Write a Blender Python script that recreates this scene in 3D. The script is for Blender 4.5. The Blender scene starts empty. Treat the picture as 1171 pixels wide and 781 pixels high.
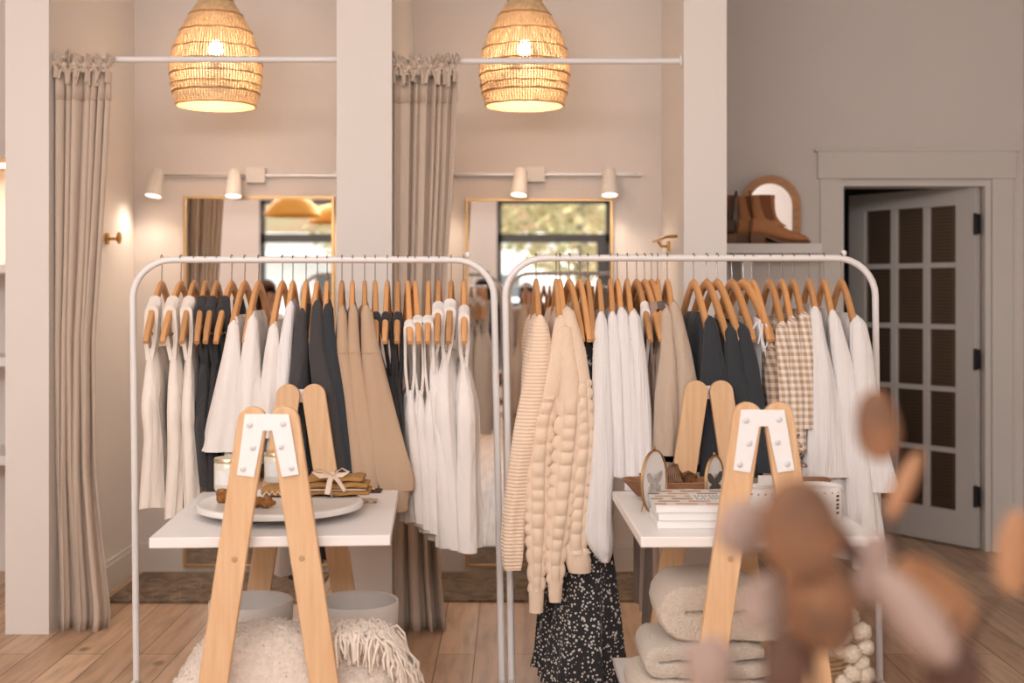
import bpy, math, random
import numpy as np
from mathutils import Vector, Matrix
PI = math.pi
F, H, CX, HY = 1450.0, 1.44, 585.5, 335.0      # focal length and horizon of the 1171x781 frame
sc = bpy.context.scene
COL = sc.collection
# ------------------------------------------------------------------ camera, world, lights
def P(px, py, D):
    return Vector(((px - CX) * D / F, D, H - (py - HY) * D / F))
cd = bpy.data.cameras.new('camera'); cam = bpy.data.objects.new('camera', cd); COL.objects.link(cam)
cam.location = (0, 0, H); cam.rotation_euler = (PI / 2, 0, 0)
cd.sensor_width = 36; cd.lens = 36 * F / 1171; cd.shift_y = -(390.5 - HY) / 1171
cd.dof.use_dof = True; cd.dof.focus_distance = 4.3; cd.dof.aperture_fstop = 2.0
cd.clip_start = 0.05
sc.camera = cam
sc.view_settings.view_transform = 'Standard'; sc.view_settings.look = 'None'
sc.view_settings.gamma = 1; sc.view_settings.use_curve_mapping = False
sc.view_settings.exposure = 0.36
w = bpy.data.worlds.new('world'); sc.world = w; w.use_nodes = True
bg = w.node_tree.nodes['Background']; bg.inputs[0].default_value = (0.86, 0.93, 1.0, 1); bg.inputs[1].default_value = 2.6
def lamp(kind, name, loc, power, color, rot=(0, 0, 0), **kw):
    l = bpy.data.lights.new(name, kind); l.energy = power; l.color = color
    for k, v in kw.items(): setattr(l, k, v)
    o = bpy.data.objects.new(name, l); COL.objects.link(o); o.location = loc; o.rotation_euler = rot
    return o
lamp('AREA', 'front_daylight_fill', (-1.2, -2.7, 3.15), 150, (1.0, 0.95, 0.925), (math.radians(66), 0, 0), shape='RECTANGLE', size=6.0, size_y=0.9)  # added lamp high on the shop front, out of view, boosting the daylight
lamp('AREA', 'overhead_fill', (-1.6, 1.6, 3.62), 60, (1.0, 0.95, 0.925), (0, 0, 0), shape='RECTANGLE', size=4.6, size_y=3.4)  # added soft fill under the ceiling
lamp('SUN', 'street_sun', (0, -10, 10), 6.0, (1.0, 0.96, 0.9), (math.radians(-35), math.radians(25), 0), angle=0.02)
# ------------------------------------------------------------------ materials
def lin(c): return tuple(((v / 255) / 12.92 if v / 255 <= 0.04045 else ((v / 255 + 0.055) / 1.055) ** 2.4) for v in c) + (1,)
def mat(name, rgb, rough=0.6, metal=0.0, var=0.0, vscale=8, bump=0.0, bscale=80, stretch=(1, 1, 1), coords='Object', sheen=0.0, emit=None, estr=0, trans=0.0, sub=0.0, rnd=0.0, rgb2=None, alpha=1.0):
    m = bpy.data.materials.new(name); m.use_nodes = True
    nt = m.node_tree; N = nt.nodes; L = nt.links; b = N['Principled BSDF']
    c = lin(rgb)
    b.inputs['Base Color'].default_value = c; b.inputs['Roughness'].default_value = rough; b.inputs['Metallic'].default_value = metal
    b.inputs['Sheen Weight'].default_value = sheen
    b.inputs['Transmission Weight'].default_value = trans
    if sub: b.inputs['Subsurface Weight'].default_value = sub; b.inputs['Subsurface Radius'].default_value = (.02, .012, .008)
    if emit: b.inputs['Emission Color'].default_value = lin(emit); b.inputs['Emission Strength'].default_value = estr
    tc = N.new('ShaderNodeTexCoord'); mp = N.new('ShaderNodeMapping'); mp.inputs['Scale'].default_value = stretch
    L.new(tc.outputs[coords], mp.inputs[0])
    out = None
    if var or rgb2:
        n = N.new('ShaderNodeTexNoise'); n.inputs['Scale'].default_value = vscale; n.inputs['Detail'].default_value = 5
        L.new(mp.outputs[0], n.inputs['Vector'])
        r = N.new('ShaderNodeValToRGB'); r.color_ramp.elements[0].position = 0.3; r.color_ramp.elements[1].position = 0.7
        lo = lin(rgb2) if rgb2 else tuple(v * (1 - var) for v in c[:3]) + (1,)
        r.color_ramp.elements[0].color = lo; r.color_ramp.elements[1].color = c if rgb2 else tuple(min(1, v * (1 + var * .5)) for v in c[:3]) + (1,)
        L.new(n.outputs['Fac'], r.inputs[0]); out = r.outputs[0]
        L.new(out, b.inputs['Base Color'])
    if rnd:
        oi = N.new('ShaderNodeObjectInfo'); hs = N.new('ShaderNodeHueSaturation')
        ma = N.new('ShaderNodeMapRange'); ma.inputs[3].default_value = 1 - rnd; ma.inputs[4].default_value = 1 + rnd * .6
        L.new(oi.outputs['Random'], ma.inputs[0]); L.new(ma.outputs[0], hs.inputs['Value'])
        if out: L.new(out, hs.inputs['Color'])
        else: hs.inputs['Color'].default_value = c
        L.new(hs.outputs[0], b.inputs['Base Color'])
    if bump:
        n2 = N.new('ShaderNodeTexNoise'); n2.inputs['Scale'].default_value = bscale; n2.inputs['Detail'].default_value = 3
        L.new(mp.outputs[0], n2.inputs['Vector'])
        bp = N.new('ShaderNodeBump'); bp.inputs['Strength'].default_value = bump; bp.inputs['Distance'].default_value = 0.01
        L.new(n2.outputs['Fac'], bp.inputs['Height']); L.new(bp.outputs[0], b.inputs['Normal'])
    m.diffuse_color = c
    return m
def math_node(N, L, op, a, bb=None):
    n = N.new('ShaderNodeMath'); n.operation = op
    for i, v in enumerate((a, bb)):
        if v is None: continue
        if isinstance(v, (int, float)): n.inputs[i].default_value = v
        else: L.new(v, n.inputs[i])
    return n.outputs[0]
M = {}
M['wall'] = mat('wall_paint', (228, 220, 215), .85, var=.03, vscale=1.5, bump=.05, bscale=60)
M['column'] = mat('column_paint', (232, 226, 221), .7, bump=.03, bscale=60)
M['trimw'] = mat('trim_paint', (224, 218, 212), .5)
M['doorp'] = mat('door_paint', (214, 208, 204), .45)
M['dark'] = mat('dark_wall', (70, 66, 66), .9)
M['rackw'] = mat('rack_white', (238, 236, 236), .32)
M['castor'] = mat('castor_rubber', (60, 60, 62), .6)
M['steel'] = mat('hook_steel', (150, 142, 138), .3, 1.0)
M['hwood'] = mat('hanger_wood', (222, 164, 108), .45, var=.16, vscale=14, stretch=(1, .25, .25), rnd=.26)
M['pine'] = mat('pine_wood', (226, 188, 148), .5, rgb2=(214, 172, 130), vscale=7, stretch=(9, 9, .7), bump=.05, bscale=30)
M['tablew'] = mat('table_white', (236, 232, 230), .38)
M['plate'] = mat('bracket_white', (240, 240, 242), .35)
M['screw'] = mat('screw_zinc', (214, 214, 216), .5, .1)
M['curtain'] = mat('linen_curtain', (208, 190, 174), .95, var=.07, vscale=90, stretch=(1, 1, .08), bump=.15, bscale=300, sheen=.2)
M['brass'] = mat('brass', (196, 150, 84), .3, 1.0)
M['gold'] = mat('gold_dome', (214, 158, 72), .6, .45)
M['frameg'] = mat('mirror_frame_gold', (212, 172, 116), .4, .6)
M['mirror'] = mat('mirror_glass', (242, 242, 242), .0, 1.0)
M['lampw'] = mat('spot_white', (232, 226, 220), .5)
M['lens'] = mat('spot_lens', (255, 240, 220), .5, emit=(255, 232, 206), estr=6)
M['bulb'] = mat('bulb_glow', (255, 240, 220), .5, emit=(255, 228, 190), estr=26)
M['strip'] = mat('strip_glow', (255, 235, 210), .5, emit=(255, 220, 180), estr=6)
M['rattan'] = mat('rattan', (228, 198, 156), .6, var=.2, vscale=40, rnd=.0)
M['rattan_band'] = mat('rattan_band', (186, 146, 98), .6, var=.2, vscale=40)
M['blackm'] = mat('black_metal', (48, 46, 46), .45, .3)
M['framegrey'] = mat('window_frame_grey', (92, 94, 94), .5)
M['tanboot'] = mat('tan_suede', (196, 136, 90), .75, var=.12, vscale=30, bump=.15, bscale=160)
M['elastic'] = mat('brown_elastic', (140, 88, 60), .9)
M['heel'] = mat('stacked_heel', (128, 88, 60), .6, var=.3, vscale=6, stretch=(1, 1, 12))
M['darkboot'] = mat('dark_leather', (84, 64, 50), .6)
M['archwood'] = mat('arch_wood', (204, 150, 104), .5, var=.15, vscale=12, stretch=(1, 1, 4))
M['lightwood'] = mat('light_wood', (206, 168, 124), .55, var=.1, vscale=10)
M['concrete'] = mat('bin_concrete', (222, 214, 208), .8, var=.06, vscale=6, bump=.05, bscale=60)
M['bowlwood'] = mat('bowl_wood', (158, 114, 80), .6, rgb2=(118, 80, 54), vscale=9, stretch=(1, 6, 1), bump=.25, bscale=40)
M['wool'] = mat('cream_wool', (232, 218, 206), .95, var=.12, vscale=60, bump=.9, bscale=90, sheen=.3)
M['wool2'] = mat('cream_fringe', (232, 218, 204), .95, var=.1, vscale=60, sheen=.3)
M['knitb'] = mat('knit_blanket', (226, 212, 196), .95, var=.08, vscale=120, bump=.9, bscale=170, sheen=.3)
M['knitb2'] = mat('grey_knit_blanket', (214, 202, 188), .95, var=.08, vscale=120, bump=.9, bscale=170, sheen=.3)
M['marble'] = mat('white_marble', (236, 232, 228), .25, var=.03, vscale=5)
M['jar'] = mat('candle_jar', (226, 220, 206), .15, var=.02)
M['jarlid'] = mat('brushed_lid', (206, 192, 160), .3, .8)
M['mustard'] = mat('mustard_linen', (172, 130, 76), .9, var=.12, vscale=14, bump=.25, bscale=120)
M['ribbon'] = mat('cream_ribbon', (228, 208, 190), .8)
M['bronze'] = mat('bronze_satin', (150, 98, 46), .4, .35, var=.2, vscale=14)
M['ceram'] = mat('white_ceramic', (238, 234, 230), .3)
M['ink'] = mat('black_ink', (50, 46, 44), .7)
M['paper'] = mat('paper_white', (236, 234, 232), .7)
M['tortoise'] = mat('tortoiseshell', (70, 48, 32), .2, rgb2=(130, 84, 40), vscale=40)
def glass_mat():
    m = bpy.data.materials.new('clear_glass'); m.use_nodes = True; N = m.node_tree.nodes; L = m.node_tree.links; N.clear()
    o = N.new('ShaderNodeOutputMaterial'); tr = N.new('ShaderNodeBsdfTransparent'); gl = N.new('ShaderNodeBsdfGlossy'); gl.inputs['Roughness'].default_value = .04
    fr = N.new('ShaderNodeFresnel'); fr.inputs['IOR'].default_value = 1.45; mx = N.new('ShaderNodeMixShader')
    L.new(fr.outputs[0], mx.inputs[0]); L.new(tr.outputs[0], mx.inputs[1]); L.new(gl.outputs[0], mx.inputs[2]); L.new(mx.outputs[0], o.inputs[0]); return m
M['glass'] = glass_mat()
M['agedbrass'] = mat('aged_brass', (176, 138, 88), .35, .9)
M['plug'] = mat('plug_wood', (186, 150, 116), .6)
M['pom'] = mat('pompom_wool', (222, 208, 190), .95, var=.15, vscale=90, bump=.8, bscale=200)
M['skin'] = mat('skin', (214, 164, 138), .6)
M['hairb'] = mat('hair_brown', (104, 74, 54), .7, var=.3, vscale=60)
M['haird'] = mat('hair_dark', (44, 38, 36), .6)
M['leafb'] = mat('leaf_rust', (146, 100, 68), .7, rgb2=(84, 60, 46), vscale=22)
M['leaft'] = mat('leaf_tan', (172, 128, 94), .7, rgb2=(160, 112, 78), vscale=22)
M['leafm'] = mat('leaf_mauve', (166, 142, 132), .8, rgb2=(146, 122, 112), vscale=22)
M['leafd'] = mat('leaf_dark', (98, 68, 54), .8, rgb2=(74, 50, 40), vscale=22)
M['foliage'] = mat('tree_foliage', (156, 158, 112), .8, rgb2=(190, 160, 112), vscale=1.2)
M['hillm'] = mat('hillside_scrub', (112, 104, 72), .95, rgb2=(120, 88, 66), vscale=.9, bump=1, bscale=3)
M['bark'] = mat('bark', (120, 106, 94), .9, var=.3, vscale=10)
M['asphalt'] = mat('street', (178, 176, 172), .9, var=.1, vscale=1)
M['facade'] = mat('white_facade', (232, 230, 224), .8, var=.05)
M['carw'] = mat('car_white', (232, 232, 232), .3)
def fabric(name, rgb, var=.05, bump=1.0, bscale=14, fine=0.12, fscale=420, rough=.92, sheen=.15, sz=.28, dist=.024):
    """cloth: soft wrinkles plus a fine weave"""
    m = mat(name, rgb, rough, var=var, vscale=5, sheen=sheen, bump=bump, bscale=bscale, stretch=(1, 1, sz))
    nt = m.node_tree; N = nt.nodes; L = nt.links
    bp = [n for n in N if n.type == 'BUMP'][0]; bp.inputs['Distance'].default_value = dist
    n3 = N.new('ShaderNodeTexNoise'); n3.inputs['Scale'].default_value = fscale
    tc = [n for n in N if n.type == 'TEX_COORD'][0]; L.new(tc.outputs['Object'], n3.inputs['Vector'])
    b2 = N.new('ShaderNodeBump'); b2.inputs['Strength'].default_value = fine; b2.inputs['Distance'].default_value = .003
    L.new(n3.outputs['Fac'], b2.inputs['Height']); L.new(bp.outputs[0], b2.inputs['Normal'])
    L.new(b2.outputs[0], N['Principled BSDF'].inputs['Normal'])
    return m
M['white'] = fabric('white_cotton', (238, 232, 228)); M['ivory'] = fabric('ivory_jersey', (236, 226, 216))
M['cool'] = fabric('cool_white_voile', (236, 233, 233), bump=.7, bscale=75, sz=.05, dist=.012); M['black'] = fabric('black_cotton', (52, 51, 54))
M['char'] = fabric('charcoal_twill', (66, 64, 66)); M['navy'] = fabric('washed_black_linen', (50, 54, 60), bump=.5)
M['beige'] = fabric('beige_fleece', (190, 162, 136), bump=.25); M['taupe'] = fabric('taupe_wool', (152, 134, 120), var=.1)
M['oat'] = fabric('oatmeal_knit', (196, 176, 158), var=.16, fine=.5, fscale=200); M['pinktaupe'] = fabric('rose_taupe_cord', (170, 144, 130))
M['dktaupe'] = fabric('dark_taupe_wool', (112, 98, 88), var=.1); M['tan'] = fabric('tan_gauze', (206, 172, 138))
def pattern_mat(name, kind, a, bcol, sc_=1.0):
    m = fabric(name, a, var=0.001); nt = m.node_tree; N = nt.nodes; L = nt.links; b = N['Principled BSDF']
    uv = N.new('ShaderNodeTexCoord'); sp = N.new('ShaderNodeSeparateXYZ'); L.new(uv.outputs['UV'], sp.inputs[0])
    mx = N.new('ShaderNodeMixRGB'); mx.inputs[1].default_value = lin(a); mx.inputs[2].default_value = lin(bcol)
    if kind == 'gingham':
        fs = []
        for o in ('X', 'Y'):
            v = math_node(N, L, 'MULTIPLY', sp.outputs[o], 36 * sc_); v = math_node(N, L, 'FRACT', v)
            fs.append(math_node(N, L, 'GREATER_THAN', v, .5))
        s = math_node(N, L, 'ADD', fs[0], fs[1]); L.new(math_node(N, L, 'MULTIPLY', s, .5), mx.inputs[0])
    else:
        v = N.new('ShaderNodeTexVoronoi'); v.inputs['Scale'].default_value = 84 * sc_; L.new(uv.outputs['Object'], v.inputs['Vector'])
        n = N.new('ShaderNodeTexNoise'); n.inputs['Scale'].default_value = 50; L.new(uv.outputs['Object'], n.inputs['Vector'])
        t = math_node(N, L, 'MULTIPLY', n.outputs['Fac'], .66)
        L.new(math_node(N, L, 'LESS_THAN', v.outputs['Distance'], t), mx.inputs[0])
    L.new(mx.outputs[0], b.inputs['Base Color']); return m
M['gingham'] = pattern_mat('tan_gingham', 'gingham', (236, 228, 220), (186, 152, 118), 1.15)
M['gingham2'] = pattern_mat('brown_gingham', 'gingham', (196, 176, 158), (130, 108, 90))
M['floral'] = pattern_mat('black_floral', 'dots', (42, 40, 42), (206, 200, 194))
def knit_mat(name, rgb, kind):
    m = mat(name, rgb, .95, var=.04, vscale=12, sheen=.25); nt = m.node_tree; N = nt.nodes; L = nt.links; b = N['Principled BSDF']
    uv = N.new('ShaderNodeTexCoord'); sp = N.new('ShaderNodeSeparateXYZ'); L.new(uv.outputs['UV'], sp.inputs[0])
    a = math_node(N, L, 'SINE', math_node(N, L, 'MULTIPLY', sp.outputs['Y'], 2 * PI / (.0125 if kind == 'rib' else .009)))
    if kind != 'rib':
        c = math_node(N, L, 'SINE', math_node(N, L, 'MULTIPLY', sp.outputs['X'], 2 * PI / .009)); a = math_node(N, L, 'MULTIPLY', a, c)
    bp = N.new('ShaderNodeBump'); bp.inputs['Strength'].default_value = .6; bp.inputs['Distance'].default_value = .0018
    L.new(a, bp.inputs['Height']); L.new(bp.outputs[0], b.inputs['Normal'])
    return m
M['rib'] = knit_mat('cream_rib_knit', (244, 218, 194), 'rib'); M['moss'] = knit_mat('cream_moss_knit', (245, 220, 196), 'moss')
def floor_mat():
    m = bpy.data.materials.new('oak_planks'); m.use_nodes = True; nt = m.node_tree; N = nt.nodes; L = nt.links; b = N['Principled BSDF']
    tc = N.new('ShaderNodeTexCoord'); mp = N.new('ShaderNodeMapping'); mp.inputs['Rotation'].default_value = (0, 0, PI / 2)
    L.new(tc.outputs['Object'], mp.inputs[0])
    br = N.new('ShaderNodeTexBrick'); L.new(mp.outputs[0], br.inputs['Vector']); br.offset = .37
    for k, v in (('Scale', 1.0), ('Brick Width', 1.5), ('Row Height', .148), ('Mortar Size', .0022), ('Bias', .0)): br.inputs[k].default_value = v
    br.inputs['Color1'].default_value = lin((218, 186, 156)); br.inputs['Color2'].default_value = lin((194, 160, 130)); br.inputs['Mortar'].default_value = lin((104, 80, 60))
    n = N.new('ShaderNodeTexNoise'); n.inputs['Scale'].default_value = 5; n.inputs['Detail'].default_value = 8
    m2 = N.new('ShaderNodeMapping'); m2.inputs['Scale'].default_value = (5, .55, 1); L.new(tc.outputs['Object'], m2.inputs[0]); L.new(m2.outputs[0], n.inputs['Vector'])
    r = N.new('ShaderNodeValToRGB'); r.color_ramp.elements[0].position = .32; r.color_ramp.elements[0].color = (.62, .58, .55, 1); r.color_ramp.elements[1].position = .56; r.color_ramp.elements[1].color = (1, 1, 1, 1)
    L.new(n.outputs['Fac'], r.inputs[0])
    mx = N.new('ShaderNodeMixRGB'); mx.blend_type = 'MULTIPLY'; mx.inputs[0].default_value = .8; L.new(br.outputs['Color'], mx.inputs[1]); L.new(r.outputs[0], mx.inputs[2])
    v = N.new('ShaderNodeTexVoronoi'); v.inputs['Scale'].default_value = 1.9; m3 = N.new('ShaderNodeMapping'); m3.inputs['Scale'].default_value = (1.3, .8, 1)
    L.new(tc.outputs['Object'], m3.inputs[0]); L.new(m3.outputs[0], v.inputs['Vector'])
    r2 = N.new('ShaderNodeValToRGB'); r2.color_ramp.elements[0].position = .03; r2.color_ramp.elements[0].color = (.45, .36, .3, 1); r2.color_ramp.elements[1].position = .07; r2.color_ramp.elements[1].color = (1, 1, 1, 1)
    L.new(v.outputs['Distance'], r2.inputs[0])
    mx2 = N.new('ShaderNodeMixRGB'); mx2.blend_type = 'MULTIPLY'; mx2.inputs[0].default_value = .9; L.new(mx.outputs[0], mx2.inputs[1]); L.new(r2.outputs[0], mx2.inputs[2])
    L.new(mx2.outputs[0], b.inputs['Base Color']); b.inputs['Roughness'].default_value = .42
    return m
M['floor'] = floor_mat()
def rug_mat():
    m = mat('distressed_rug', (150, 130, 110), .95, rgb2=(92, 76, 64), vscale=14, bump=.5, bscale=120)
    nt = m.node_tree; N = nt.nodes; L = nt.links; b = N['Principled BSDF']
    v = N.new('ShaderNodeTexVoronoi'); v.feature = 'DISTANCE_TO_EDGE'; v.inputs['Scale'].default_value = 14
    tc = N.new('ShaderNodeTexCoord'); L.new(tc.outputs['Object'], v.inputs['Vector'])
    r = [n for n in N if n.type == 'VALTORGB'][0]; mx = N.new('ShaderNodeMixRGB'); mx.inputs[2].default_value = lin((168, 146, 122))
    L.new(math_node(N, L, 'LESS_THAN', v.outputs['Distance'], .010), mx.inputs[0]); L.new(r.outputs[0], mx.inputs[1])
    L.new(mx.outputs[0], b.inputs['Base Color']); return m
M['rug'] = rug_mat()
def blind_mat():
    m = mat('woven_blind', (98, 76, 58), .6); nt = m.node_tree; N = nt.nodes; L = nt.links; b = N['Principled BSDF']
    tc = N.new('ShaderNodeTexCoord'); wv = N.new('ShaderNodeTexWave'); wv.bands_direction = 'Z'; wv.inputs['Scale'].default_value = 16; wv.inputs['Distortion'].default_value = 1.5
    L.new(tc.outputs['Object'], wv.inputs['Vector']); r = N.new('ShaderNodeValToRGB'); r.color_ramp.elements[0].color = lin((104, 84, 68)); r.color_ramp.elements[1].color = lin((134, 110, 88))
    L.new(wv.outputs['Fac'], r.inputs[0]); L.new(r.outputs[0], b.inputs['Base Color']); return m
M['blind'] = blind_mat()
def cover_mat():
    m = mat('magazine_cover', (226, 212, 202), .45); nt = m.node_tree; N = nt.nodes; L = nt.links; b = N['Principled BSDF']
    tc = N.new('ShaderNodeTexCoord'); br = N.new('ShaderNodeTexBrick'); mp = N.new('ShaderNodeMapping'); mp.inputs['Scale'].default_value = (9, 9, 9)
    L.new(tc.outputs['Object'], mp.inputs[0]); L.new(mp.outputs[0], br.inputs['Vector'])
    br.inputs['Color1'].default_value = lin((200, 150, 116)); br.inputs['Color2'].default_value = lin((72, 56, 58)); br.inputs['Mortar'].default_value = lin((232, 224, 218)); br.inputs['Mortar Size'].default_value = .12
    br.inputs['Scale'].default_value = 1; br.inputs['Brick Width'].default_value = .8; br.inputs['Row Height'].default_value = .42
    L.new(br.outputs['Color'], b.inputs['Base Color']); return m
M['cover'] = cover_mat()
# ------------------------------------------------------------------ mesh builder
class MB:
    def __init__(s): s.v = []; s.f = []; s.uv = []
    def add(s, vs, fs, uvs=None):
        o = len(s.v); s.v += [tuple(p) for p in vs]; s.f += [tuple(i + o for i in f) for f in fs]
        s.uv += list(uvs) if uvs is not None else [(p[0] + p[1], p[2]) for p in vs]
        return s
    def box(s, x0, x1, y0, y1, z0, z1):
        vs = [(x, y, z) for z in (z0, z1) for y in (y0, y1) for x in (x0, x1)]
        return s.add(vs, [(0, 2, 3, 1), (4, 5, 7, 6), (0, 1, 5, 4), (2, 6, 7, 3), (0, 4, 6, 2), (1, 3, 7, 5)])
    def rings(s, rs, close=True, cap0=False, cap1=False, uvs=None):
        n = len(rs[0]); vs = [p for r in rs for p in r]; fs = []
        for i in range(len(rs) - 1):
            for j in range(n if close else n - 1):
                k = (j + 1) % n; fs.append((i * n + j, i * n + k, (i + 1) * n + k, (i + 1) * n + j))
        if cap0: fs.append(tuple(range(n))[::-1])
        if cap1: fs.append(tuple((len(rs) - 1) * n + j for j in range(n)))
        return s.add(vs, fs, uvs)
    def tube(s, path, r, n=8, caps=True, flat=None):
        path = [Vector(p) for p in path]; rs = []; up = None
        for i, p in enumerate(path):
            t = (path[min(i + 1, len(path) - 1)] - path[max(i - 1, 0)])
            t = t.normalized() if t.length > 1e-9 else Vector((0, 0, 1))
            if up is None:
                a = Vector((0, 0, 1)) if abs(t.z) < .9 else Vector((1, 0, 0)); up = (a - t * a.dot(t)).normalized()
            else: up = (up - t * up.dot(t)); up = up.normalized() if up.length > 1e-6 else Vector((1, 0, 0))
            sd = t.cross(up); rr = r[i] if hasattr(r, '__len__') else r
            fx, fz = (1, 1) if flat is None else flat
            rs.append([p + sd * (math.cos(a) * rr * fx) + up * (math.sin(a) * rr * fz) for a in [2 * PI * k / n for k in range(n)]])
        return s.rings(rs, True, caps, caps)
    def ball(s, c, rx, ry=None, rz=None, n=14, m=9):
        ry = ry or rx; rz = rz or rx; rs = []
        for i in range(1, m):
            a = PI * i / m; rs.append([(c[0] + rx * math.sin(a) * math.cos(t), c[1] + ry * math.sin(a) * math.sin(t), c[2] - rz * math.cos(a)) for t in [2 * PI * k / n for k in range(n)]])
        return s.rings(rs, True, True, True)
    def lathe(s, prof, c=(0, 0, 0), n=40, cap0=False, cap1=False):
        return s.rings([[(c[0] + r * math.cos(t), c[1] + r * math.sin(t), c[2] + z) for t in [2 * PI * k / n for k in range(n)]] for r, z in prof], True, cap0, cap1)
    def prism(s, pts, y0, y1, T=lambda x, y, z: (x, y, z)):
        n = len(pts); vs = [T(x, y0, z) for x, z in pts] + [T(x, y1, z) for x, z in pts]
        return s.add(vs, [tuple(range(n)), tuple(range(n, 2 * n))[::-1]] + [(i, i + n, (i + 1) % n + n, (i + 1) % n) for i in range(n)])
    def build(s, name, m, parent=None, smooth=True, bevel=0, seg=2, solid=0, sub=0, loc=None):
        me = bpy.data.meshes.new(name); off = Vector((0, 0, 0))
        if loc is not None: off = Vector(loc)
        me.from_pydata([tuple(Vector(p) - off) for p in s.v], [], s.f); me.materials.append(m)
        ul = me.uv_layers.new(name='UVMap'); li = np.zeros(len(me.loops), dtype=np.int32); me.loops.foreach_get('vertex_index', li)
        ul.data.foreach_set('uv', np.array(s.uv, dtype=np.float32)[li].ravel())
        o = bpy.data.objects.new(name, me); COL.objects.link(o)
        import bmesh
        b = bmesh.new(); b.from_mesh(me); bmesh.ops.recalc_face_normals(b, faces=b.faces); b.to_mesh(me); b.free()
        if smooth:
            me.polygons.foreach_set('use_smooth', [True] * len(me.polygons))
            try: me.set_sharp_from_angle(angle=math.radians(40))
            except Exception: pass
        if bevel:
            md = o.modifiers.new('bevel', 'BEVEL'); md.width = bevel; md.segments = seg; md.limit_method = 'ANGLE'
        if solid:
            md = o.modifiers.new('solid', 'SOLIDIFY'); md.thickness = solid; md.offset = 0
        if sub:
            md = o.modifiers.new('sub', 'SUBSURF'); md.levels = sub; md.render_levels = sub
        if parent is not None:
            o.parent = parent
            wo = wloc(parent) if loc is None else Vector((0, 0, 0))
            if loc is None and wo.length: 
                for v in me.vertices: v.co -= wo
        elif loc is not None: o.location = off
        return o
def wloc(o):
    p = Vector((0, 0, 0))
    while o is not None: p += Vector(o.location) if not o.get('_local') else Vector((0, 0, 0)); o = o.parent
    return p
def tag(o, label, cat=None, group=None, kind=None):
    if label: o['label'] = label
    if cat: o['category'] = cat
    if group: o['group'] = group
    if kind: o['kind'] = kind
    return o
def thing(name, label, cat, loc=(0, 0, 0), rz=0, group=None):
    """Empty at the thing's base; with rz the parts are given in local coordinates"""
    o = bpy.data.objects.new(name, None); COL.objects.link(o); o.location = loc; o.rotation_euler = (0, 0, rz); o.empty_display_size = .05
    return tag(o, label, cat, group)
def local(o, mb, name, m, **k):            # part whose coordinates are already local to o
    return mb.build(name, m, o, loc=(0, 0, 0), **k)
def struct(name, mb, m, **k):
    return tag(mb.build(name, m, smooth=False, **k), None, kind='structure')
def dup(root, loc, rz=0, label=None, group=None):
    r = root.copy(); COL.objects.link(r); r.location = loc; r.rotation_euler = (0, 0, rz)
    if label: r['label'] = label
    if group: r['group'] = group
    for ch in list(root.children):
        c = ch.copy(); COL.objects.link(c); c.parent = r
        for g in ch.children:
            d = g.copy(); COL.objects.link(d); d.parent = c
    return r
rng = random.Random(7)
# ------------------------------------------------------------------ room shell
YC, YB, YD, YS = 5.35, 6.56, 7.07, -3.0       # partition fronts, fitting room wall, door wall, shop window wall
XL, XR, ZC = -4.6, 2.85, 3.72
struct('floor', MB().box(XL - .2, XR + .4, YS - .2, 10.2, -.1, 0), M['floor'])
struct('ceiling', MB().box(XL - .2, XR + .4, YS - .2, 7.3, ZC, ZC + .1), M['wall'])
struct('wall_left', MB().box(XL - .2, XL, YS - .2, YB, 0, ZC), M['wall'])
struct('wall_right', MB().box(XR, XR + .2, YS - .2, 7.3, 0, ZC), M['wall'])
struct('wall_back', MB().box(XL - .2, .906, YB, YB + .2, 0, ZC), M['wall'])
struct('wall_partition_left', MB().box(-2.138, -1.954, YC, YB, 0, ZC), M['column'])
struct('wall_partition_middle', MB().box(-.740, -.507, YC, YB, 0, ZC), M['column'])
# right partition: a deep front post and a thinner wall behind it
struct('wall_partition_right', MB().box(.725, .906, YC, YC + .2, 0, ZC).box(.776, .906, YC + .2, 7.25, 0, ZC), M['column'])
ox0, ox1, oz = 1.827, 2.665, 2.055
struct('wall_door_side', MB().box(.906, ox0, YD, YD + .18, 0, ZC).box(ox1, XR, YD, YD + .18, 0, ZC).box(ox0, ox1, YD, YD + .18, oz, ZC), M['wall'])
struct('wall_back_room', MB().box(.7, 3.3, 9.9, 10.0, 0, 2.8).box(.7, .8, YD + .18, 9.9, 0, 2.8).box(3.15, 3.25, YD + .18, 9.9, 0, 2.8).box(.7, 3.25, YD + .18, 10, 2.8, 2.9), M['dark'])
cs = 1 / 205.0
struct('trim_1', MB().box((937 - CX) * cs, ox0 - .0, YD - .022, YD, 0, 2.075), M['trimw'], bevel=.003)
struct('trim_2', MB().box((1133 - CX) * cs, (1157 - CX) * cs, YD - .022, YD, 0, 2.075), M['trimw'], bevel=.003)
struct('trim_3', MB().box((934 - CX) * cs, (1160 - CX) * cs, YD - .03, YD, 2.075, 2.235).box((930 - CX) * cs, (1163 - CX) * cs, YD - .038, YD, 2.225, 2.243), M['trimw'], bevel=.003)
struct('trim_4', MB().box(ox0, ox0 + .02, YD - .01, YD + .18, 0, oz - .02).box(ox1 - .03, ox1 + .0, YD - .01, YD + .18, 0, oz - .02).box(ox0, ox1, YD - .01, YD + .18, oz - .02, oz), M['trimw'])
def baseb(name, pts, hh=.13):
    (x0, y0, x1, y1) = pts
    mb = MB().box(x0, x1, y0, y1, 0, hh)
    if abs(x1 - x0) < .05: mb.box(x0, x1 - (x1 - x0) * .35, y0, y1, hh, hh + .02)
    else: mb.box(x0, x1, y0 + (y1 - y0) * .35, y1, hh, hh + .02)
    struct(name, mb, M['trimw'], bevel=.003)
baseb('baseboard_left_room_side', (-1.954, YC + .15, -1.936, YB))
baseb('baseboard_left_room_back', (-1.954, YB - .018, -.74, YB))
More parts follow.
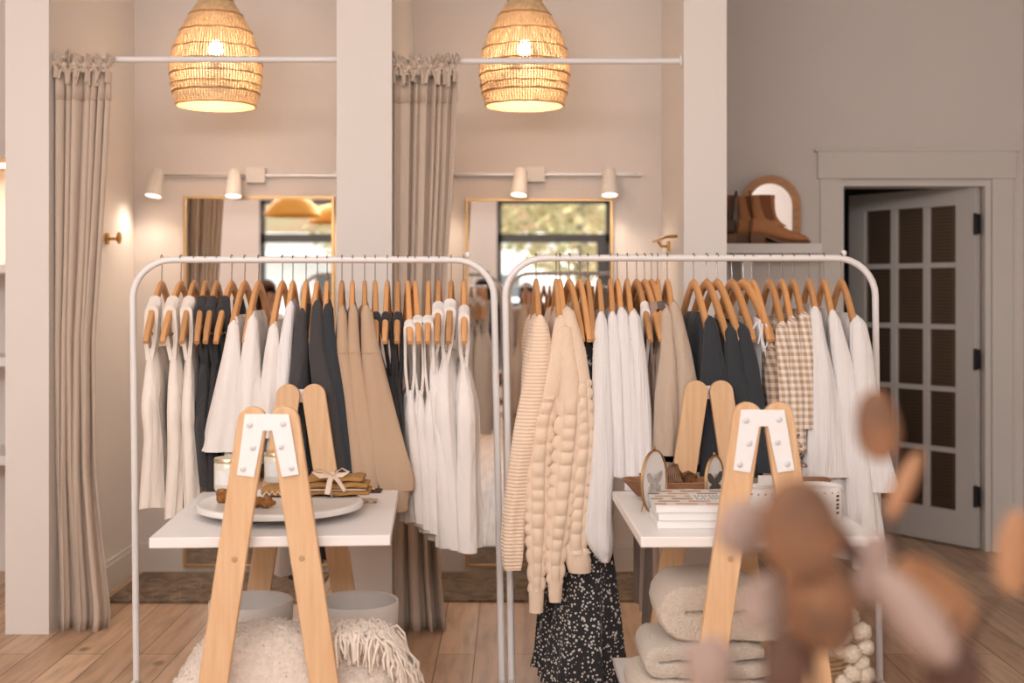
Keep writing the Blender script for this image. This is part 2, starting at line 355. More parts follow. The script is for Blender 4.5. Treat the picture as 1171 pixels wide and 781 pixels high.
baseb('baseboard_right_room_back', (-.507, YB - .018, .776, YB))
baseb('baseboard_door_side', (.906, YD - .018, (937 - CX) * cs, YD))
baseb('baseboard_door_corner', ((1158 - CX) * cs, YD - .018, XR, YD))
# shop window wall behind the camera
def shopwall():
    segs = [(XL, -3.2), (-.56, -.19), (1.25, XR)]
    mb = MB()
    for a, b in segs: mb.box(a, b, YS - .2, YS, 0, ZC)
    for a, b in [(-3.2, -.56), (-.19, 1.25)]:
        mb.box(a, b, YS - .2, YS, 0, .25); mb.box(a, b, YS - .2, YS, 2.62, 2.75); mb.box(a, b, YS - .2, YS, 3.55, ZC)
    struct('wall_shop_front', mb, M['wall'])
shopwall()
for i, (a, b, mull) in enumerate([(-3.2, -.56, (-2.3, -1.4)), (-.19, 1.25, (.0,))]):
    fr = MB()
    for z0, z1 in ((.25, .31), (2.08, 2.19), (2.57, 2.62), (2.75, 2.8), (3.5, 3.55)): fr.box(a, b, YS - .12, YS - .05, z0, z1)
    for x in (a, b - .06): fr.box(x, x + .06, YS - .12, YS - .05, .25, 2.62)
    if i == 1: fr.box(1.08, 1.19, YS - .13, YS - .04, .25, 2.15)
    if i == 0: fr.box(-1.95, -1.88, YS - .13, YS - .04, .25, 2.15)
    wf = struct('window_%d' % (i + 1), fr, M['framegrey'])
# ------------------------------------------------------------------ street outside the shop window
g = struct('street', MB().box(-30, 30, -40, YS - .2, -.15, -.05), M['asphalt'])
def tree(name, x, y, h, cr, label):
    t = thing(name, label, 'tree', (x, y, -.05), group='trees across the street')
    local(t, MB().tube([(0, 0, 0), (.05, 0, h * .35), (-.03, .02, h * .6)], [.16, .12, .07], 10), 'trunk', M['bark'])
    mb = MB(); r = random.Random(int(x * 10) + 500)
    for k in range(2600):
        a = r.uniform(0, 2 * PI); zz = r.uniform(-1, 1); q = r.uniform(.55, 1) ** .5; rad = math.sqrt(1 - zz * zz) * q * cr * (1 + .2 * math.sin(3 * a + 4 * zz))
        c = Vector((rad * math.cos(a), rad * math.sin(a), h * .62 + zz * q * h * .33)); s_ = r.uniform(.07, .15)
        u = Vector((r.uniform(-1, 1), r.uniform(-1, 1), r.uniform(-1, 1))).normalized() * s_; v_ = u.orthogonal().normalized() * s_ * .6
        mb.add([c - u, c - v_, c + u, c + v_], [(0, 1, 2, 3)])
    local(t, mb, 'foliage', M['foliage'], smooth=False)
for x, y, h, cr, lb in [(-7.5, -13, 6.5, 2.0, 'bushy tree across the street at the far end beyond the brass pendants'), (-3.0, -15, 7, 2.0, 'tall tree across the street behind the wide shop window'),
                        (1.4, -12.5, 6, 1.9, 'yellowish tree across the street behind the narrow shop window'), (5.8, -14, 6.8, 2.0, 'tree across the street beyond the parked white car')]:
    tree('street_tree', x, y, h, cr, lb)
t = thing('bright_backdrop_building', 'added low white building with a grey awning, brightening the reflected street', 'building', (0, -18, -.05))  # invented building, its sunlit white face makes the mirrored street bright
MB().box(-14, 14, -20, -18, -.05, 2.75).build('wall', M['facade'], t, smooth=False)
MB().box(-14.2, 14.2, -20.2, -17.8, 2.75, 2.9).build('roof', M['carw'], t, smooth=False)
for k in range(7): MB().box(-12 + 3.6 * k, -10.6 + 3.6 * k, -18.02, -17.97, .9, 1.9).build('window', M['framegrey'], t, smooth=False)
MB().prism([(-6.4, 2.2), (-1.2, 2.2), (-1.2, 2.26), (-6.4, 2.26)], -18, -17.1).build('awning', M['concrete'], t, smooth=False)
def car():
    t = thing('car', 'white car parked on the street outside the shop window', 'car', (.6, -8.2, -.05))
    prof = [(-2.0, .35), (-2.05, .75), (-1.5, .95), (-.9, 1.4), (.7, 1.42), (1.4, .98), (2.0, .85), (2.1, .4)]
    local(t, MB().prism(prof, -.85, .85), 'body', M['carw'], bevel=.08, seg=3)
    local(t, MB().prism([(-1.35, .98), (-.85, 1.34), (.65, 1.36), (1.2, 1.0)], -.87, .87), 'window', M['blackm'])
    for x in (-1.25, 1.3):
        for y in (-.8, .8):
            wb = MB().rings([[(x + r * math.cos(a), y + dy, .35 + r * math.sin(a)) for a in [2 * PI * k / 24 for k in range(24)]] for r, dy in ((.33, -.1), (.35, -.08), (.35, .08), (.33, .1))], True, True, True)
            local(t, wb, 'wheel', M['castor'])
car()
h_ = MB()
hr = []
for i in range(41):
    x = -30 + 1.5 * i; hr.append([(x, -21, -.1), (x, -23, 2.2 + .4 * math.sin(x * .5)), (x, -27, 5.4 + .8 * math.sin(x * .31 + 1)), (x, -33, 7.0 + 1.1 * math.sin(x * .23)), (x, -39, 8.0)])
struct('hill', h_.rings(hr, False), M['hillm'])
# ------------------------------------------------------------------ clothes racks and hangers
DR, SR = 4.66, 1450 / 4.66
ZR = H + 38 / SR
def RX(px): return (px - CX) / SR
def rack(name, xl_top, xl_bot, xr_top, xr_bot, zc, knob, label):
    x0, x1 = RX(xl_bot), RX(xr_bot)
    t = thing(name, label, 'clothes rack', ((x0 + x1) / 2, DR, 0))
    R_ = .14; a, b = RX(xl_top), RX(xr_top); r = .0125
    path = [(x0, DR, .0125), (x0 + (a - x0) * .5, DR, .75), (a, DR, zc - R_)]
    for k in range(1, 9):
        q = PI / 2 * k / 8; path.append((a + R_ * 1.05 * (1 - math.cos(q)), DR, zc - R_ * (1 - math.sin(q))))
    for k in range(1, 8): path.append((a + R_ + (b - a - 2 * R_) * k / 8, DR, zc))
    for k in range(0, 9):
        q = PI / 2 * k / 8; path.append((b - R_ * 1.05 * (1 - math.sin(q)), DR, zc - R_ * (1 - math.cos(q))))
    path += [(b + (x1 - b) * .5, DR, .75), (x1, DR, .0125)]
    MB().tube(path, r, 12).build('frame', M['rackw'], t)
    for xx in (x0, x1):
        MB().tube([(xx, DR - .32, .0125), (xx, DR + .02, .0125)], r, 10).build('foot', M['rackw'], t)
        for dy in (-.315,): MB().tube([(xx, DR + dy - .012, .013), (xx, DR + dy + .012, .013)], .0131, 12).build('foot_cap', M['castor'], t)
    if knob: MB().ball((RX(knob[0]), DR, zc + .018), .011, .011, .012).build('end_cap', M['rackw'], t)
    return t
ZL, ZRR = ZR, H + 40 / SR
rack('clothes_rack', 152, 156, 565, 574, ZL, (535,), 'white tubular clothes rack nearest the tall curtain by the wall corner')
rack('clothes_rack', 578, 585, 1001, 1006, ZRR, (965,), 'white tubular clothes rack nearest the white glazed door')
ARM = [(0, -.094), (.03, -.104), (.07, -.136), (.115, -.182), (.16, -.232), (.2, -.278), (.213, -.296)]
def arm_z(y): return float(np.interp(y, [a[0] for a in ARM], [a[1] for a in ARM]))
def arm_y(dz): return float(np.interp(-dz, [-a[1] for a in ARM], [a[0] for a in ARM]))   # dz is negative
def hanger_proto(bar=False):
    t = thing('wooden_hanger', 'x', 'hanger')
    rs = []; ys = np.linspace(-.213, .213, 31)
    for y in ys:
        q = abs(y) / .213; zc = arm_z(abs(y)); hh = (.019 if q < .9 else .019 * (1 - (q - .9) * 5)) * (1 - .25 * q); th = .0085 + .004 * q
        if q > .93: th *= .8
        sl = -math.copysign(.7, y) * min(1, q * 3)
        nz, ny = 1 / math.hypot(1, sl), -sl / math.hypot(1, sl)
        ring = []
        for k in range(12):
            a = 2 * PI * k / 12; cx_ = math.copysign(abs(math.cos(a)) ** .6, math.cos(a)); sz = math.copysign(abs(math.sin(a)) ** .6, math.sin(a))
            ring.append((th * cx_, y + ny * hh * sz, zc + nz * hh * sz))
        rs.append(ring)
    local(t, MB().rings(rs, True, True, True), 'shoulder_frame', M['hwood'])
    path = [(0, 0, -.085), (0, 0, -.05), (0, .004, -.035)]
    for k in range(0, 13):
        a = -PI * .45 + PI * 1.35 * k / 12; path.append((0, .0165 * math.cos(a), .0165 * math.sin(a) + .001))
    local(t, MB().tube(path, .0019, 6), 'hook', M['steel'])
    if bar: local(t, MB().tube([(0, -.185, -.268), (0, .185, -.268)], .005, 8), 'trouser_bar', M['hwood'])
    return t
HP = [hanger_proto(True), hanger_proto(False)]; used = [False, False]
def hanger(hx, nx, label, zr, bar, group):
    X0 = RX(hx); Xn = (nx - CX) / (1450 / (DR - .21)); a = math.asin(max(-.5, min(.5, (Xn - X0) / .21)))
    i = 0 if bar else 1
    if not used[i]:
        used[i] = True; o = HP[i]; o.location = (X0, DR, zr); o.rotation_euler = (0, 0, a); o['label'] = label; o['group'] = group
    else: o = dup(HP[i], (X0, DR, zr), a, label, group)
    return X0, a
# ------------------------------------------------------------------ garments
def interp_st(st, z):
    zs = [-s[0] for s in st]; return [float(np.interp(-z, zs, [s[i] for s in st])) for i in range(1, len(st[0]))]
def loft(X0, zr, stations, m, name, parent, folds=3, amp=.007, h0=.2, n=60, R=30, seed=0, sleeve=False, bob=0, far=False, dn=0.0, D0=None, top_cap=True, flare=1.0):
    """cloth hanging under the rail. stations: (py, xl, xr[, h]) measured where the near edge is."""
    D0 = D0 or DR
    rr = random.Random(seed); ph = [rr.uniform(0, 6.28) for _ in range(6)]
    st = []
    for s in stations:
        py, xl, xr = s[:3]; h = s[3] if len(s) > 3 else h0
        for _ in range(3):
            z = H - (py - HY) * (D0 - h - dn) / F
            if z > zr - .296 and not sleeve: h = min(s[3] if len(s) > 3 else h0, arm_y(z - zr) + .02)
        Dn = D0 - h - dn
        st.append((z, (xl - CX) * Dn / F, (xr - CX) * Dn / F, h))
    st.sort(key=lambda q: -q[0]); z0, z1 = st[0][0], st[-1][0]
    rs = []; uvs = []; zz = np.linspace(z0, z1, R)
    for i, z in enumerate(zz):
        a, b, h = interp_st(st, z)
        # soften the corners between the stations
        if 0 < i < R - 1:
            dz = (z0 - z1) / R * 1.2; p = [interp_st(st, z + d) for d in (-dz, dz)]; a, b, h = [(v + p[0][k] + p[1][k]) / 3 for k, v in enumerate((a, b, h))]
        t = max(b - a, .012); xc = (a + b) / 2; q = (z0 - z) / max(1e-6, z0 - z1)
        if i == 0: t *= .55
        ring = []; per = 0
        for j in range(n):
            th = 2 * PI * j / n; c, s_ = math.cos(th), math.sin(th)
            if sleeve:
                d = min(t * .42, .036); yy = c * d; k = 1 + bob * .0
                rad = 1 + (0 if bob else 1) * (.02 + .10 * q) * (math.sin(4 * th + ph[0] + z * 5) + .6 * math.sin(7 * th + ph[1] - z * 4) * q)
                if bob and q > .27 and q < .93:
                    v = (z0 - z) / .05; col = 2.5; sec = int(th / (2 * PI) * 5); v += .25 * math.sin(z * 19 + sec * 2 + ph[2]); rad *= .88 + .32 * (abs(math.sin(PI * v + sec * PI / 2)) ** .6) * (abs(math.sin(col * th)) ** .6)
                xo = s_ * t / 2 * rad; yo = (D0 + (h if far else -h)) + (-1 if far else 1) * dn * 0 + yy * rad
                if not far: yo -= dn
                X = xc if not far else 2 * X0 - xc
                ring.append((X + xo, yo, z)); uvs.append((th * t / 2, z))
            else:
                cc = math.copysign(abs(c) ** .75, c); ss = math.copysign(abs(s_) ** .62, s_)
                yy = -h * cc                          # -h = near edge
                g = -yy / h; xm = X0 + (xc - X0) * (g if g > 0 else g * .35)
                env = (.25 + .75 * q)
                fo = amp * env * (math.sin(PI * folds * yy / h + ph[0] + 1.5 * z) + .6 * math.sin(PI * folds * 1.9 * yy / h + ph[1] - 2 * z))
                tt = t * (1 + .22 * env * math.sin(5 * PI * yy / h + ph[2] + 3 * z)); fo += .0035 * env * (math.sin(9 * PI * (yy / h) ** 2 * (1 if s_ > 0 else .8) + ph[4] + 2.2 * z + 9 * math.sin(z * 3 + ph[5]) * .1) if abs(yy) < h * .97 else 0)
                ring.append((xm + ss * tt / 2 + fo, D0 + yy, z + (.006 * math.sin(3 * th + ph[3]) if i == R - 1 else 0))); uvs.append((th / (2 * PI) * (4 * h), z))
        rs.append(ring)
    if top_cap:      # close the shoulder softly
        r0 = rs[0]; cx_ = sum(p[0] for p in r0) / n; cy = sum(p[1] for p in r0) / n; zt = r0[0][2] + min(.012, .3 * abs(r0[0][0] - cx_) + .006)
        k = .82 if not sleeve else .5
        rs.insert(0, [(cx_ + (p[0] - cx_) * .45, cy + (p[1] - cy) * k, zt) for p in r0]); uvs = uvs[:n] + uvs
    mb = MB().rings(rs, True, top_cap, False, uvs=uvs)
    return mb.build(name, m, parent, solid=0)
def strap(X0, a, zr, sy, body_z, m, parent, wdt=.03, gap=.014, D0=None, near_x=None, thick=.008, hb=.14):
    """band over the hanger arm: up from the front panel, over the wood, down to the back panel"""
    D0 = D0 or DR
    for sgn in (-1, 1):
        thick = .006 + .18 * wdt
        y = D0 + sgn * sy; zt = zr + arm_z(sy) + .021
        xm = X0 + (-sgn) * math.sin(a) * sy
        xb = near_x if (near_x is not None and sgn < 0) else X0
        yb = D0 + sgn * hb
        path = []
        for k in range(0, 8): q = k / 8; path.append((-gap * min(1, .3 + q * 1.6), q, -1, 0))
        for k in range(0, 9): th = PI * k / 8; path.append((-gap * math.cos(th), 1 + .012 * math.sin(th), -math.cos(th), math.sin(th)))
        for k in range(1, 9): q = k / 8; path.append((gap * min(1, .3 + (1 - q) * 1.6), 1 - q, 1, 0))
        rs = []
        sl = -.85
        for (dx, q, nx_, nz_) in path:
            z = body_z + (zt - .008 - body_z) * min(q, 1) + max(0, q - 1)
            qq = min(q, 1); xc = xb + (xm - xb) * qq; yc = yb + (y - yb) * qq
            tilt = max(0, min(1, (q - .6) / .35)) * .42
            rs.append([(xc + dx + e * nx_ * thick / 2, yc + d * wdt / 2, z + e * nz_ * thick / 2 + tilt * (-d * sgn) * wdt) for d, e in ((-1, -1), (1, -1), (1, 1), (-1, 1))])
        MB().rings(rs, True, True, True).build('strap', m, parent)
LG, RG = 'garments on the rack near the wall corner', 'garments on the rack near the glazed door'
HLG, HRG = 'wooden hangers on the rack near the wall corner', 'wooden hangers on the rack near the glazed door'
def gm(side, hx, nx, kind, m, glabel, hlabel, name, cat, body=(), sleeves=(), cuff=None, bar=False, sy=.12, top=None, **k):
    zr = ZL if side == 'L' else ZRR
    zr2 = zr - .0
    X0, a = hanger(hx, nx, hlabel, zr2, bar, HLG if side == 'L' else HRG)
    if not body and not sleeves: return
    low = max([s[0] for s in body] + [0])
    t = thing(name, glabel, cat, (X0, DR, max(0.02, H - (low - HY) / 320)), group=LG if side == 'L' else RG)
    seed = int(hx * 7)
    if kind == 'strap' and body: b_ = body[0]; c_ = (b_[1] + b_[2]) / 2; body = [(b_[0], c_ - 3.5, c_ + 3.5) + tuple(b_[3:]), (b_[0] + 16, c_ - (b_[2] - b_[1]) * .45, c_ + (b_[2] - b_[1]) * .45, b_[3] + .015)] + list(body[1:])
    if body: loft(X0, zr2, body, m, 'body', t, seed=seed, top_cap=(kind != 'strap'), **k)
    if kind == 'strap':
        b0 = body[0]; xl0, xr0 = body[1][1:3]; hb = b0[3] if len(b0) > 3 else .12; Dn = DR - hb; xx = ((b0[1] + b0[2]) / 2 - CX) * Dn / F
        zb = H - (b0[0] + 14 - HY) * Dn / F
        strap(X0, a, zr2, sy, zb, m, t, wdt=k.get('wd', .03) if False else WD[0], near_x=xx, gap=max(.011, min(.02, (xr0 - xl0) * .36 * Dn / F)), hb=hb * .9)
    for i, (s_, sm, bob) in enumerate(sleeves):
        o = loft(X0, zr2, s_, sm, 'sleeve', t, sleeve=True, bob=bob, seed=seed + i, h0=.205, dn=.012 * i, n=50 if bob else 32, R=150 if bob else 34)
        if i == 0: loft(X0, zr2, s_, sm, 'sleeve', t, sleeve=True, bob=bob, far=True, seed=seed + 9, h0=.205, n=50 if bob else 32, R=150 if bob else 34)
    if name == 'sweatshirt':
        s0 = sleeves[0][0]; f_ = lambda k, p: float(np.interp(p, [q[0] for q in s0], [q[k] for q in s0]))
        loft(X0, zr2, [(p, f_(1, p) - .4, f_(2, p) + .4) for p in (402, 403.5)], m, 'shoulder_seam', t, sleeve=True, h0=.2065, n=32, R=4, seed=seed)
    if cuff: loft(X0, zr2, cuff, m, 'cuff', t, sleeve=True, h0=.205, n=24, R=8, seed=seed)
    return t
WD = [.045]
T_ = 'white sleeveless tank top on the rack, '
for i, (hx, nx, b, ord_) in enumerate([
        (185, 167, [(398, 163, 180, .13), (432, 161, 182, .15), (466, 157, 178, .215), (500, 162, 182, .21), (583, 154, 184, .2)], 'hanging closest to the outer upright by the curtain'),
        (207, 186, [(398, 190, 206, .13), (440, 188, 208, .15), (470, 187, 208, .215), (520, 189, 210, .2), (594, 187, 207, .2)], 'between two other white tanks'),
        (222, 208, [(398, 208, 223, .13), (440, 206, 223, .15), (470, 203, 222, .215), (590, 206, 227, .2)], 'just before the three black tanks')]):
    gm('L', hx, nx, 'strap', M['ivory'], T_ + ord_, 'wooden hanger holding the white tank top ' + ord_, 'tank_top', 'top', b, bar=True, sy=.115)
for i, (hx, nx, b, ord_) in enumerate([
        (235, 225, [(402, 228, 241, .12), (445, 226, 242, .14), (485, 219, 238, .215), (560, 226, 244, .19)], 'next to the white tank tops'),
        (248, 235, [(402, 240, 252, .12), (445, 238, 252, .14), (485, 234, 250, .2), (565, 236, 252, .19)], 'in the middle of the three black tanks'),
        (265, 247, [(402, 253, 266, .12), (445, 252, 266, .14), (485, 248, 264, .2), (560, 250, 266, .19)], 'next to the white short-sleeved shirt')]):
    gm('L', hx, nx, 'strap', M['black'], 'black sleeveless tank top ' + ord_, 'wooden hanger holding the black tank top ' + ord_, 'tank_top', 'top', b, bar=True, sy=.115)
def tee(hx, nx, m, gl, hl, sl, body, name='shirt', cat='shirt', **k):
    gm('L' if hx < 580 else 'R', hx, nx, 'full', m, gl, hl, name, cat, body, [(sl, k.pop('sm', m), k.pop('bob', 0))], **k)
tee(280, 262, M['white'], 'white wide-sleeved shirt hanging beside the black tank tops', 'wooden hanger of the white wide-sleeved shirt beside the black tanks',
    [(368, 262, 273), (400, 256, 275), (440, 247, 275), (480, 238, 272), (516, 231, 270)], [(362, 264, 273), (400, 262, 276), (470, 256, 276), (527, 246, 276)])
tee(296, 280, M['white'], 'white short-sleeved shirt just above the left arch plate of the table legs', 'wooden hanger of the white shirt in front of the reflected woman, nearer the curtain',
    [(362, 284, 294), (400, 277, 297), (450, 271, 298), (500, 269, 299), (522, 268, 298)], [(358, 285, 294), (400, 282, 298), (530, 278, 300)])
tee(323, 309, M['white'], 'white shirt hanging lower, between the reflected woman and a ruffled shirt', 'wooden hanger reaching beside the face of the reflected woman',
    [(372, 308, 318), (400, 303, 320), (450, 297, 320), (500, 292, 322)], [(368, 309, 318), (420, 304, 322), (520, 300, 322)])
tee(335, 326, M['cool'], 'pale crumpled long shirt touching the charcoal garments', 'wooden hanger of the pale crumpled shirt touching the charcoal garments',
    [(346, 328, 337), (380, 321, 335), (440, 314, 332), (520, 312, 332)], [(344, 329, 337), (400, 322, 336), (520, 318, 338), (660, 312, 334)])
tee(350, 344, M['char'], 'charcoal garment next to the pale crumpled shirt', 'wooden hanger of the charcoal garment next to the pale shirt',
    [(354, 341, 350), (400, 334, 352), (470, 327, 350), (530, 326, 350)], [(350, 342, 350), (420, 336, 354), (560, 334, 362), (665, 330, 356)], name='jacket', cat='jacket')
tee(363, 356, M['char'], 'charcoal jacket in the middle of the dark garments with a wide sleeve', 'wooden hanger of the middle charcoal jacket',
    [(345, 357, 368), (400, 352, 373), (460, 358, 388), (520, 364, 398), (552, 368, 402)], [(344, 358, 368), (420, 356, 376), (560, 360, 388), (640, 358, 385)], name='jacket', cat='jacket')
tee(374, 371, M['navy'], 'black jacket hanging against the beige sweatshirts', 'wooden hanger of the black jacket against the beige sweatshirts',
    [(349, 369, 379), (400, 370, 386), (460, 380, 400), (520, 390, 408), (552, 392, 410)], [(346, 370, 379), (420, 372, 388), (570, 380, 402)], name='jacket', cat='jacket')
tee(391, 388, M['beige'], 'beige sweatshirt closest to the black jacket', 'pale wooden hanger of the beige sweatshirt closest to the black jacket',
    [(352, 386, 396), (400, 385, 400), (470, 392, 414), (540, 400, 426), (590, 404, 428)], [(350, 387, 396), (420, 386, 402), (600, 396, 424)], name='sweatshirt', cat='sweatshirt')
tee(403, 402, M['beige'], 'beige sweatshirt between two others of the same colour', 'wooden hanger of the middle beige sweatshirt',
    [(350, 399, 409), (400, 397, 412), (470, 402, 426), (540, 408, 436), (590, 410, 436)], [(348, 400, 409), (420, 400, 414), (600, 406, 430)], name='sweatshirt', cat='sweatshirt')
gm('L', 417, 417, 'full', M['beige'], 'beige sweatshirt with a big balloon sleeve and cuff over the table edge', 'wooden hanger of the beige sweatshirt with the balloon sleeve', 'sweatshirt', 'sweatshirt',
   [(349, 413, 424), (420, 414, 432), (560, 418, 446)], [([(351, 413, 425), (385, 413, 431), (430, 414, 442), (480, 418, 456), (530, 424, 470), (550, 428, 476), (560, 434, 474)], M['beige'], 0)], cuff=[(556, 434, 470), (570, 438, 468), (584, 439, 466)])
WD[0] = .022
for hx, nx, b, o_ in [(429, 430, [(425, 440, 452, .12), (480, 446, 458, .18), (545, 450, 462, .18)], 'beside the balloon sleeve'), (443, 440, [(425, 444, 454, .12), (480, 450, 460, .18), (545, 454, 463, .17)], 'in the middle of three'),
                      (455, 454, [(425, 452, 460, .12), (480, 454, 464, .17), (545, 456, 466, .17)], 'next to the white slip dresses')]:
    gm('L', hx, nx, 'strap', M['black'], 'thin-strapped black camisole ' + o_, 'wooden hanger with a thin black strap ' + o_, 'camisole', 'top', b, sy=.155)
WD[0] = .02
for hx, nx, b, o_, s in [(466, 469, [(446, 461, 477, .14), (480, 460, 480, .17), (540, 464, 486, .17), (600, 468, 490, .17)], 'closest to the black camisoles', .178),
                      (474, 479, [(446, 472, 488, .14), (480, 470, 492, .17), (605, 474, 498, .17)], 'second along from the black camisoles', .165),
                      (490, 489, [(446, 484, 500, .14), (480, 482, 502, .17), (612, 486, 512, .17)], 'in the middle of the white dresses', .165)]:
    gm('L', hx, nx, 'strap', M['white'], 'short white strappy dress ' + o_, 'wooden hanger with a low white strap, ' + o_, 'slip_dress', 'dress', b, sy=s)
WD[0] = .035
for hx, nx, b, o_, s in [(502, 500, [(400, 488, 503, .12), (440, 487, 505, .16), (500, 494, 514, .19), (626, 500, 528, .19)], 'second from the rack end', .128),
                      (516, 513, [(402, 501, 518, .12), (440, 496, 520, .17), (470, 494, 522, .2), (540, 502, 530, .19), (628, 508, 536, .19)], 'between two white neighbours near the rack end', .12),
                      (530, 531, [(408, 524, 538, .11), (440, 521, 543, .16), (468, 518, 549, .2), (540, 520, 548, .19), (632, 520, 550, .19)], 'last before the inner upright', .14)]:
    gm('L', hx, nx, 'strap', M['white'], 'long white sleeveless dress ' + o_, 'wooden hanger of the long white sleeveless dress ' + o_, 'sleeveless_dress', 'dress', b, sy=s, amp=.009)
# ---- rack by the door
gm('R', 613, 618, 'full', M['rib'], 'cream cardigan with a ribbed sleeve, first on the rack beside the inner uprights', 'wooden hanger of the cream ribbed cardigan', 'cardigan', 'sweater',
   [(362, 608, 622), (420, 594, 614), (520, 588, 612), (600, 584, 606)], [([(362, 611, 625), (395, 606, 632), (440, 598, 630), (490, 588, 620), (540, 581, 609), (600, 574, 600), (636, 573, 599), (651, 576, 596)], M['rib'], 0)])
gm('R', 636, 641, 'full', M['moss'], 'cream sweater with two thick bobble-knit sleeves', 'wooden hanger of the cream sweater with two bobble-knit sleeves', 'sweater', 'sweater',
   [(362, 634, 648), (420, 630, 650), (520, 625, 655), (600, 622, 655)],
   [([(362, 635, 649), (400, 628, 652), (440, 617, 646), (480, 606, 634), (530, 600, 630), (600, 601, 629), (650, 604, 624), (700, 605, 621)], M['moss'], 1),
    ([(372, 640, 654), (430, 640, 664), (480, 636, 667), (520, 632, 663), (580, 626, 656), (640, 624, 646), (688, 628, 642)], M['moss'], 1)])
gm('R', 640, 647, 'full', M['moss'], 'cream cable sweater next to the black floral dress', 'wooden hanger tucked right behind the one of the bobble-knit sweater', 'sweater', 'sweater',
   [(352, 643, 656), (420, 648, 664), (600, 646, 664)], [([(353, 642, 656), (400, 648, 670), (440, 652, 676), (500, 652, 680), (560, 648, 674), (620, 645, 670), (640, 646, 676), (654, 650, 676)], M['moss'], 1)])
gm('R', 651, 666, 'none', None, None, 'bare wooden hanger between the cream sweaters and the floral dress', None, None)
gm('R', 663, 674, 'full', M['floral'], 'long black dress with small white flowers reaching almost to the floor', 'wooden hanger above the long black floral dress', 'floral_dress', 'dress',
   [(385, 668, 680, .17), (430, 668, 682, .17), (560, 662, 694, .17), (640, 650, 704, .18), (700, 634, 707, .2), (786, 622, 714, .2)], amp=.012, folds=4, bar=True)
gm('R', 672, 679, 'none', None, None, 'bare wooden hanger beside the first white pleated blouse', None, None)
tee(685, 690, M['cool'], 'white pleated blouse with a long sleeve falling below the others', 'wooden hanger of the blouse with the long falling sleeve',
    [(358, 682, 693), (400, 678, 698), (470, 677, 702), (540, 673, 702), (590, 668, 700), (618, 666, 703), (632, 680, 702), (643, 688, 697)], [(356, 683, 693), (420, 682, 700), (540, 684, 712)], name='blouse', cat='blouse')
tee(698, 702, M['cool'], 'white pleated blouse next to the long-sleeved one', 'wooden hanger of the second white pleated blouse',
    [(358, 695, 706), (400, 695, 712), (470, 697, 716), (545, 700, 720)], [(354, 696, 706), (420, 696, 714), (532, 700, 726)], name='blouse', cat='blouse')
tee(706, 713, M['cool'], 'white pleated blouse, third of the row beside the floral dress', 'wooden hanger of the third white pleated blouse',
    [(353, 705, 717), (400, 707, 724), (470, 711, 731), (560, 714, 733)], [(350, 706, 716), (420, 708, 724), (532, 714, 738)], name='blouse', cat='blouse')
tee(717, 724, M['cool'], 'white pleated blouse, the last before the oatmeal sweater', 'wooden hanger of the last white pleated blouse',
    [(357, 718, 731), (400, 721, 738), (470, 724, 744), (540, 727, 746)], [(354, 719, 731), (420, 722, 740), (530, 726, 748)], name='blouse', cat='blouse')
WD[0] = .028
gm('R', 728, 744, 'strap', M['white'], 'white strappy top squeezed in after the pleated blouses', 'wooden hanger with a white strap after the pleated blouses', 'strappy_top', 'top', [(405, 733, 743, .12), (520, 736, 750, .15)], sy=.13)
gm('R', 737, 756, 'strap', M['pinktaupe'], 'long rose-taupe garment hanging down behind the magazine table', 'wooden hanger of the long rose-taupe garment', 'long_dress', 'dress', [(405, 743, 752, .12), (500, 744, 756, .14), (706, 743, 758, .15)], sy=.13)
gm('R', 745, 762, 'strap', M['dktaupe'], 'long grey-taupe garment hanging beside the table edge', 'wooden hanger of the long grey-taupe garment', 'long_dress', 'dress', [(405, 748, 757, .12), (500, 746, 758, .13), (718, 733, 745, .15)], sy=.13)
tee(752, 757, M['oat'], 'oatmeal melange sweater closest to the strappy tops', 'wooden hanger of the oatmeal melange sweater',
    [(354, 756, 768), (400, 755, 774), (450, 749, 779), (520, 747, 784)], [(350, 757, 768), (420, 757, 778), (520, 754, 788)], name='sweater', cat='sweater')
tee(763, 772, M['oat'], 'oatmeal sweater hanging against the washed black blouses', 'wooden hanger of the oatmeal sweater against the black blouses',
    [(347, 765, 777), (400, 770, 790), (450, 772, 799), (500, 772, 802), (530, 770, 800)], [(345, 766, 777), (420, 772, 792), (520, 772, 802)], name='sweater', cat='sweater')
tee(793, 812, M['navy'], 'washed black blouse closest to the oatmeal sweater', 'wooden hanger of the washed black blouse beside the oatmeal sweater',
    [(363, 806, 818), (400, 803, 826), (450, 800, 836), (520, 800, 840), (545, 800, 840)], [(361, 806, 817), (420, 806, 828), (540, 806, 842)], name='blouse', cat='blouse')
tee(808, 832, M['navy'], 'washed black blouse in the middle of three', 'wooden hanger of the middle washed black blouse',
    [(374, 829, 841), (410, 828, 848), (460, 828, 858), (530, 832, 866)], [(370, 828, 840), (430, 826, 850), (545, 828, 866)], name='blouse', cat='blouse')
tee(820, 846, M['navy'], 'washed black blouse closest to the white tie-neck top', 'wooden hanger of the washed black blouse closest to the tie-neck top',
    [(372, 843, 855), (410, 846, 866), (460, 852, 874), (520, 862, 884), (540, 864, 886)], [(369, 842, 853), (430, 844, 864), (545, 852, 882)], name='blouse', cat='blouse')
gm('R', 837, 862, 'none', None, None, 'bare wooden hanger just before the white tie-neck top', None, None)
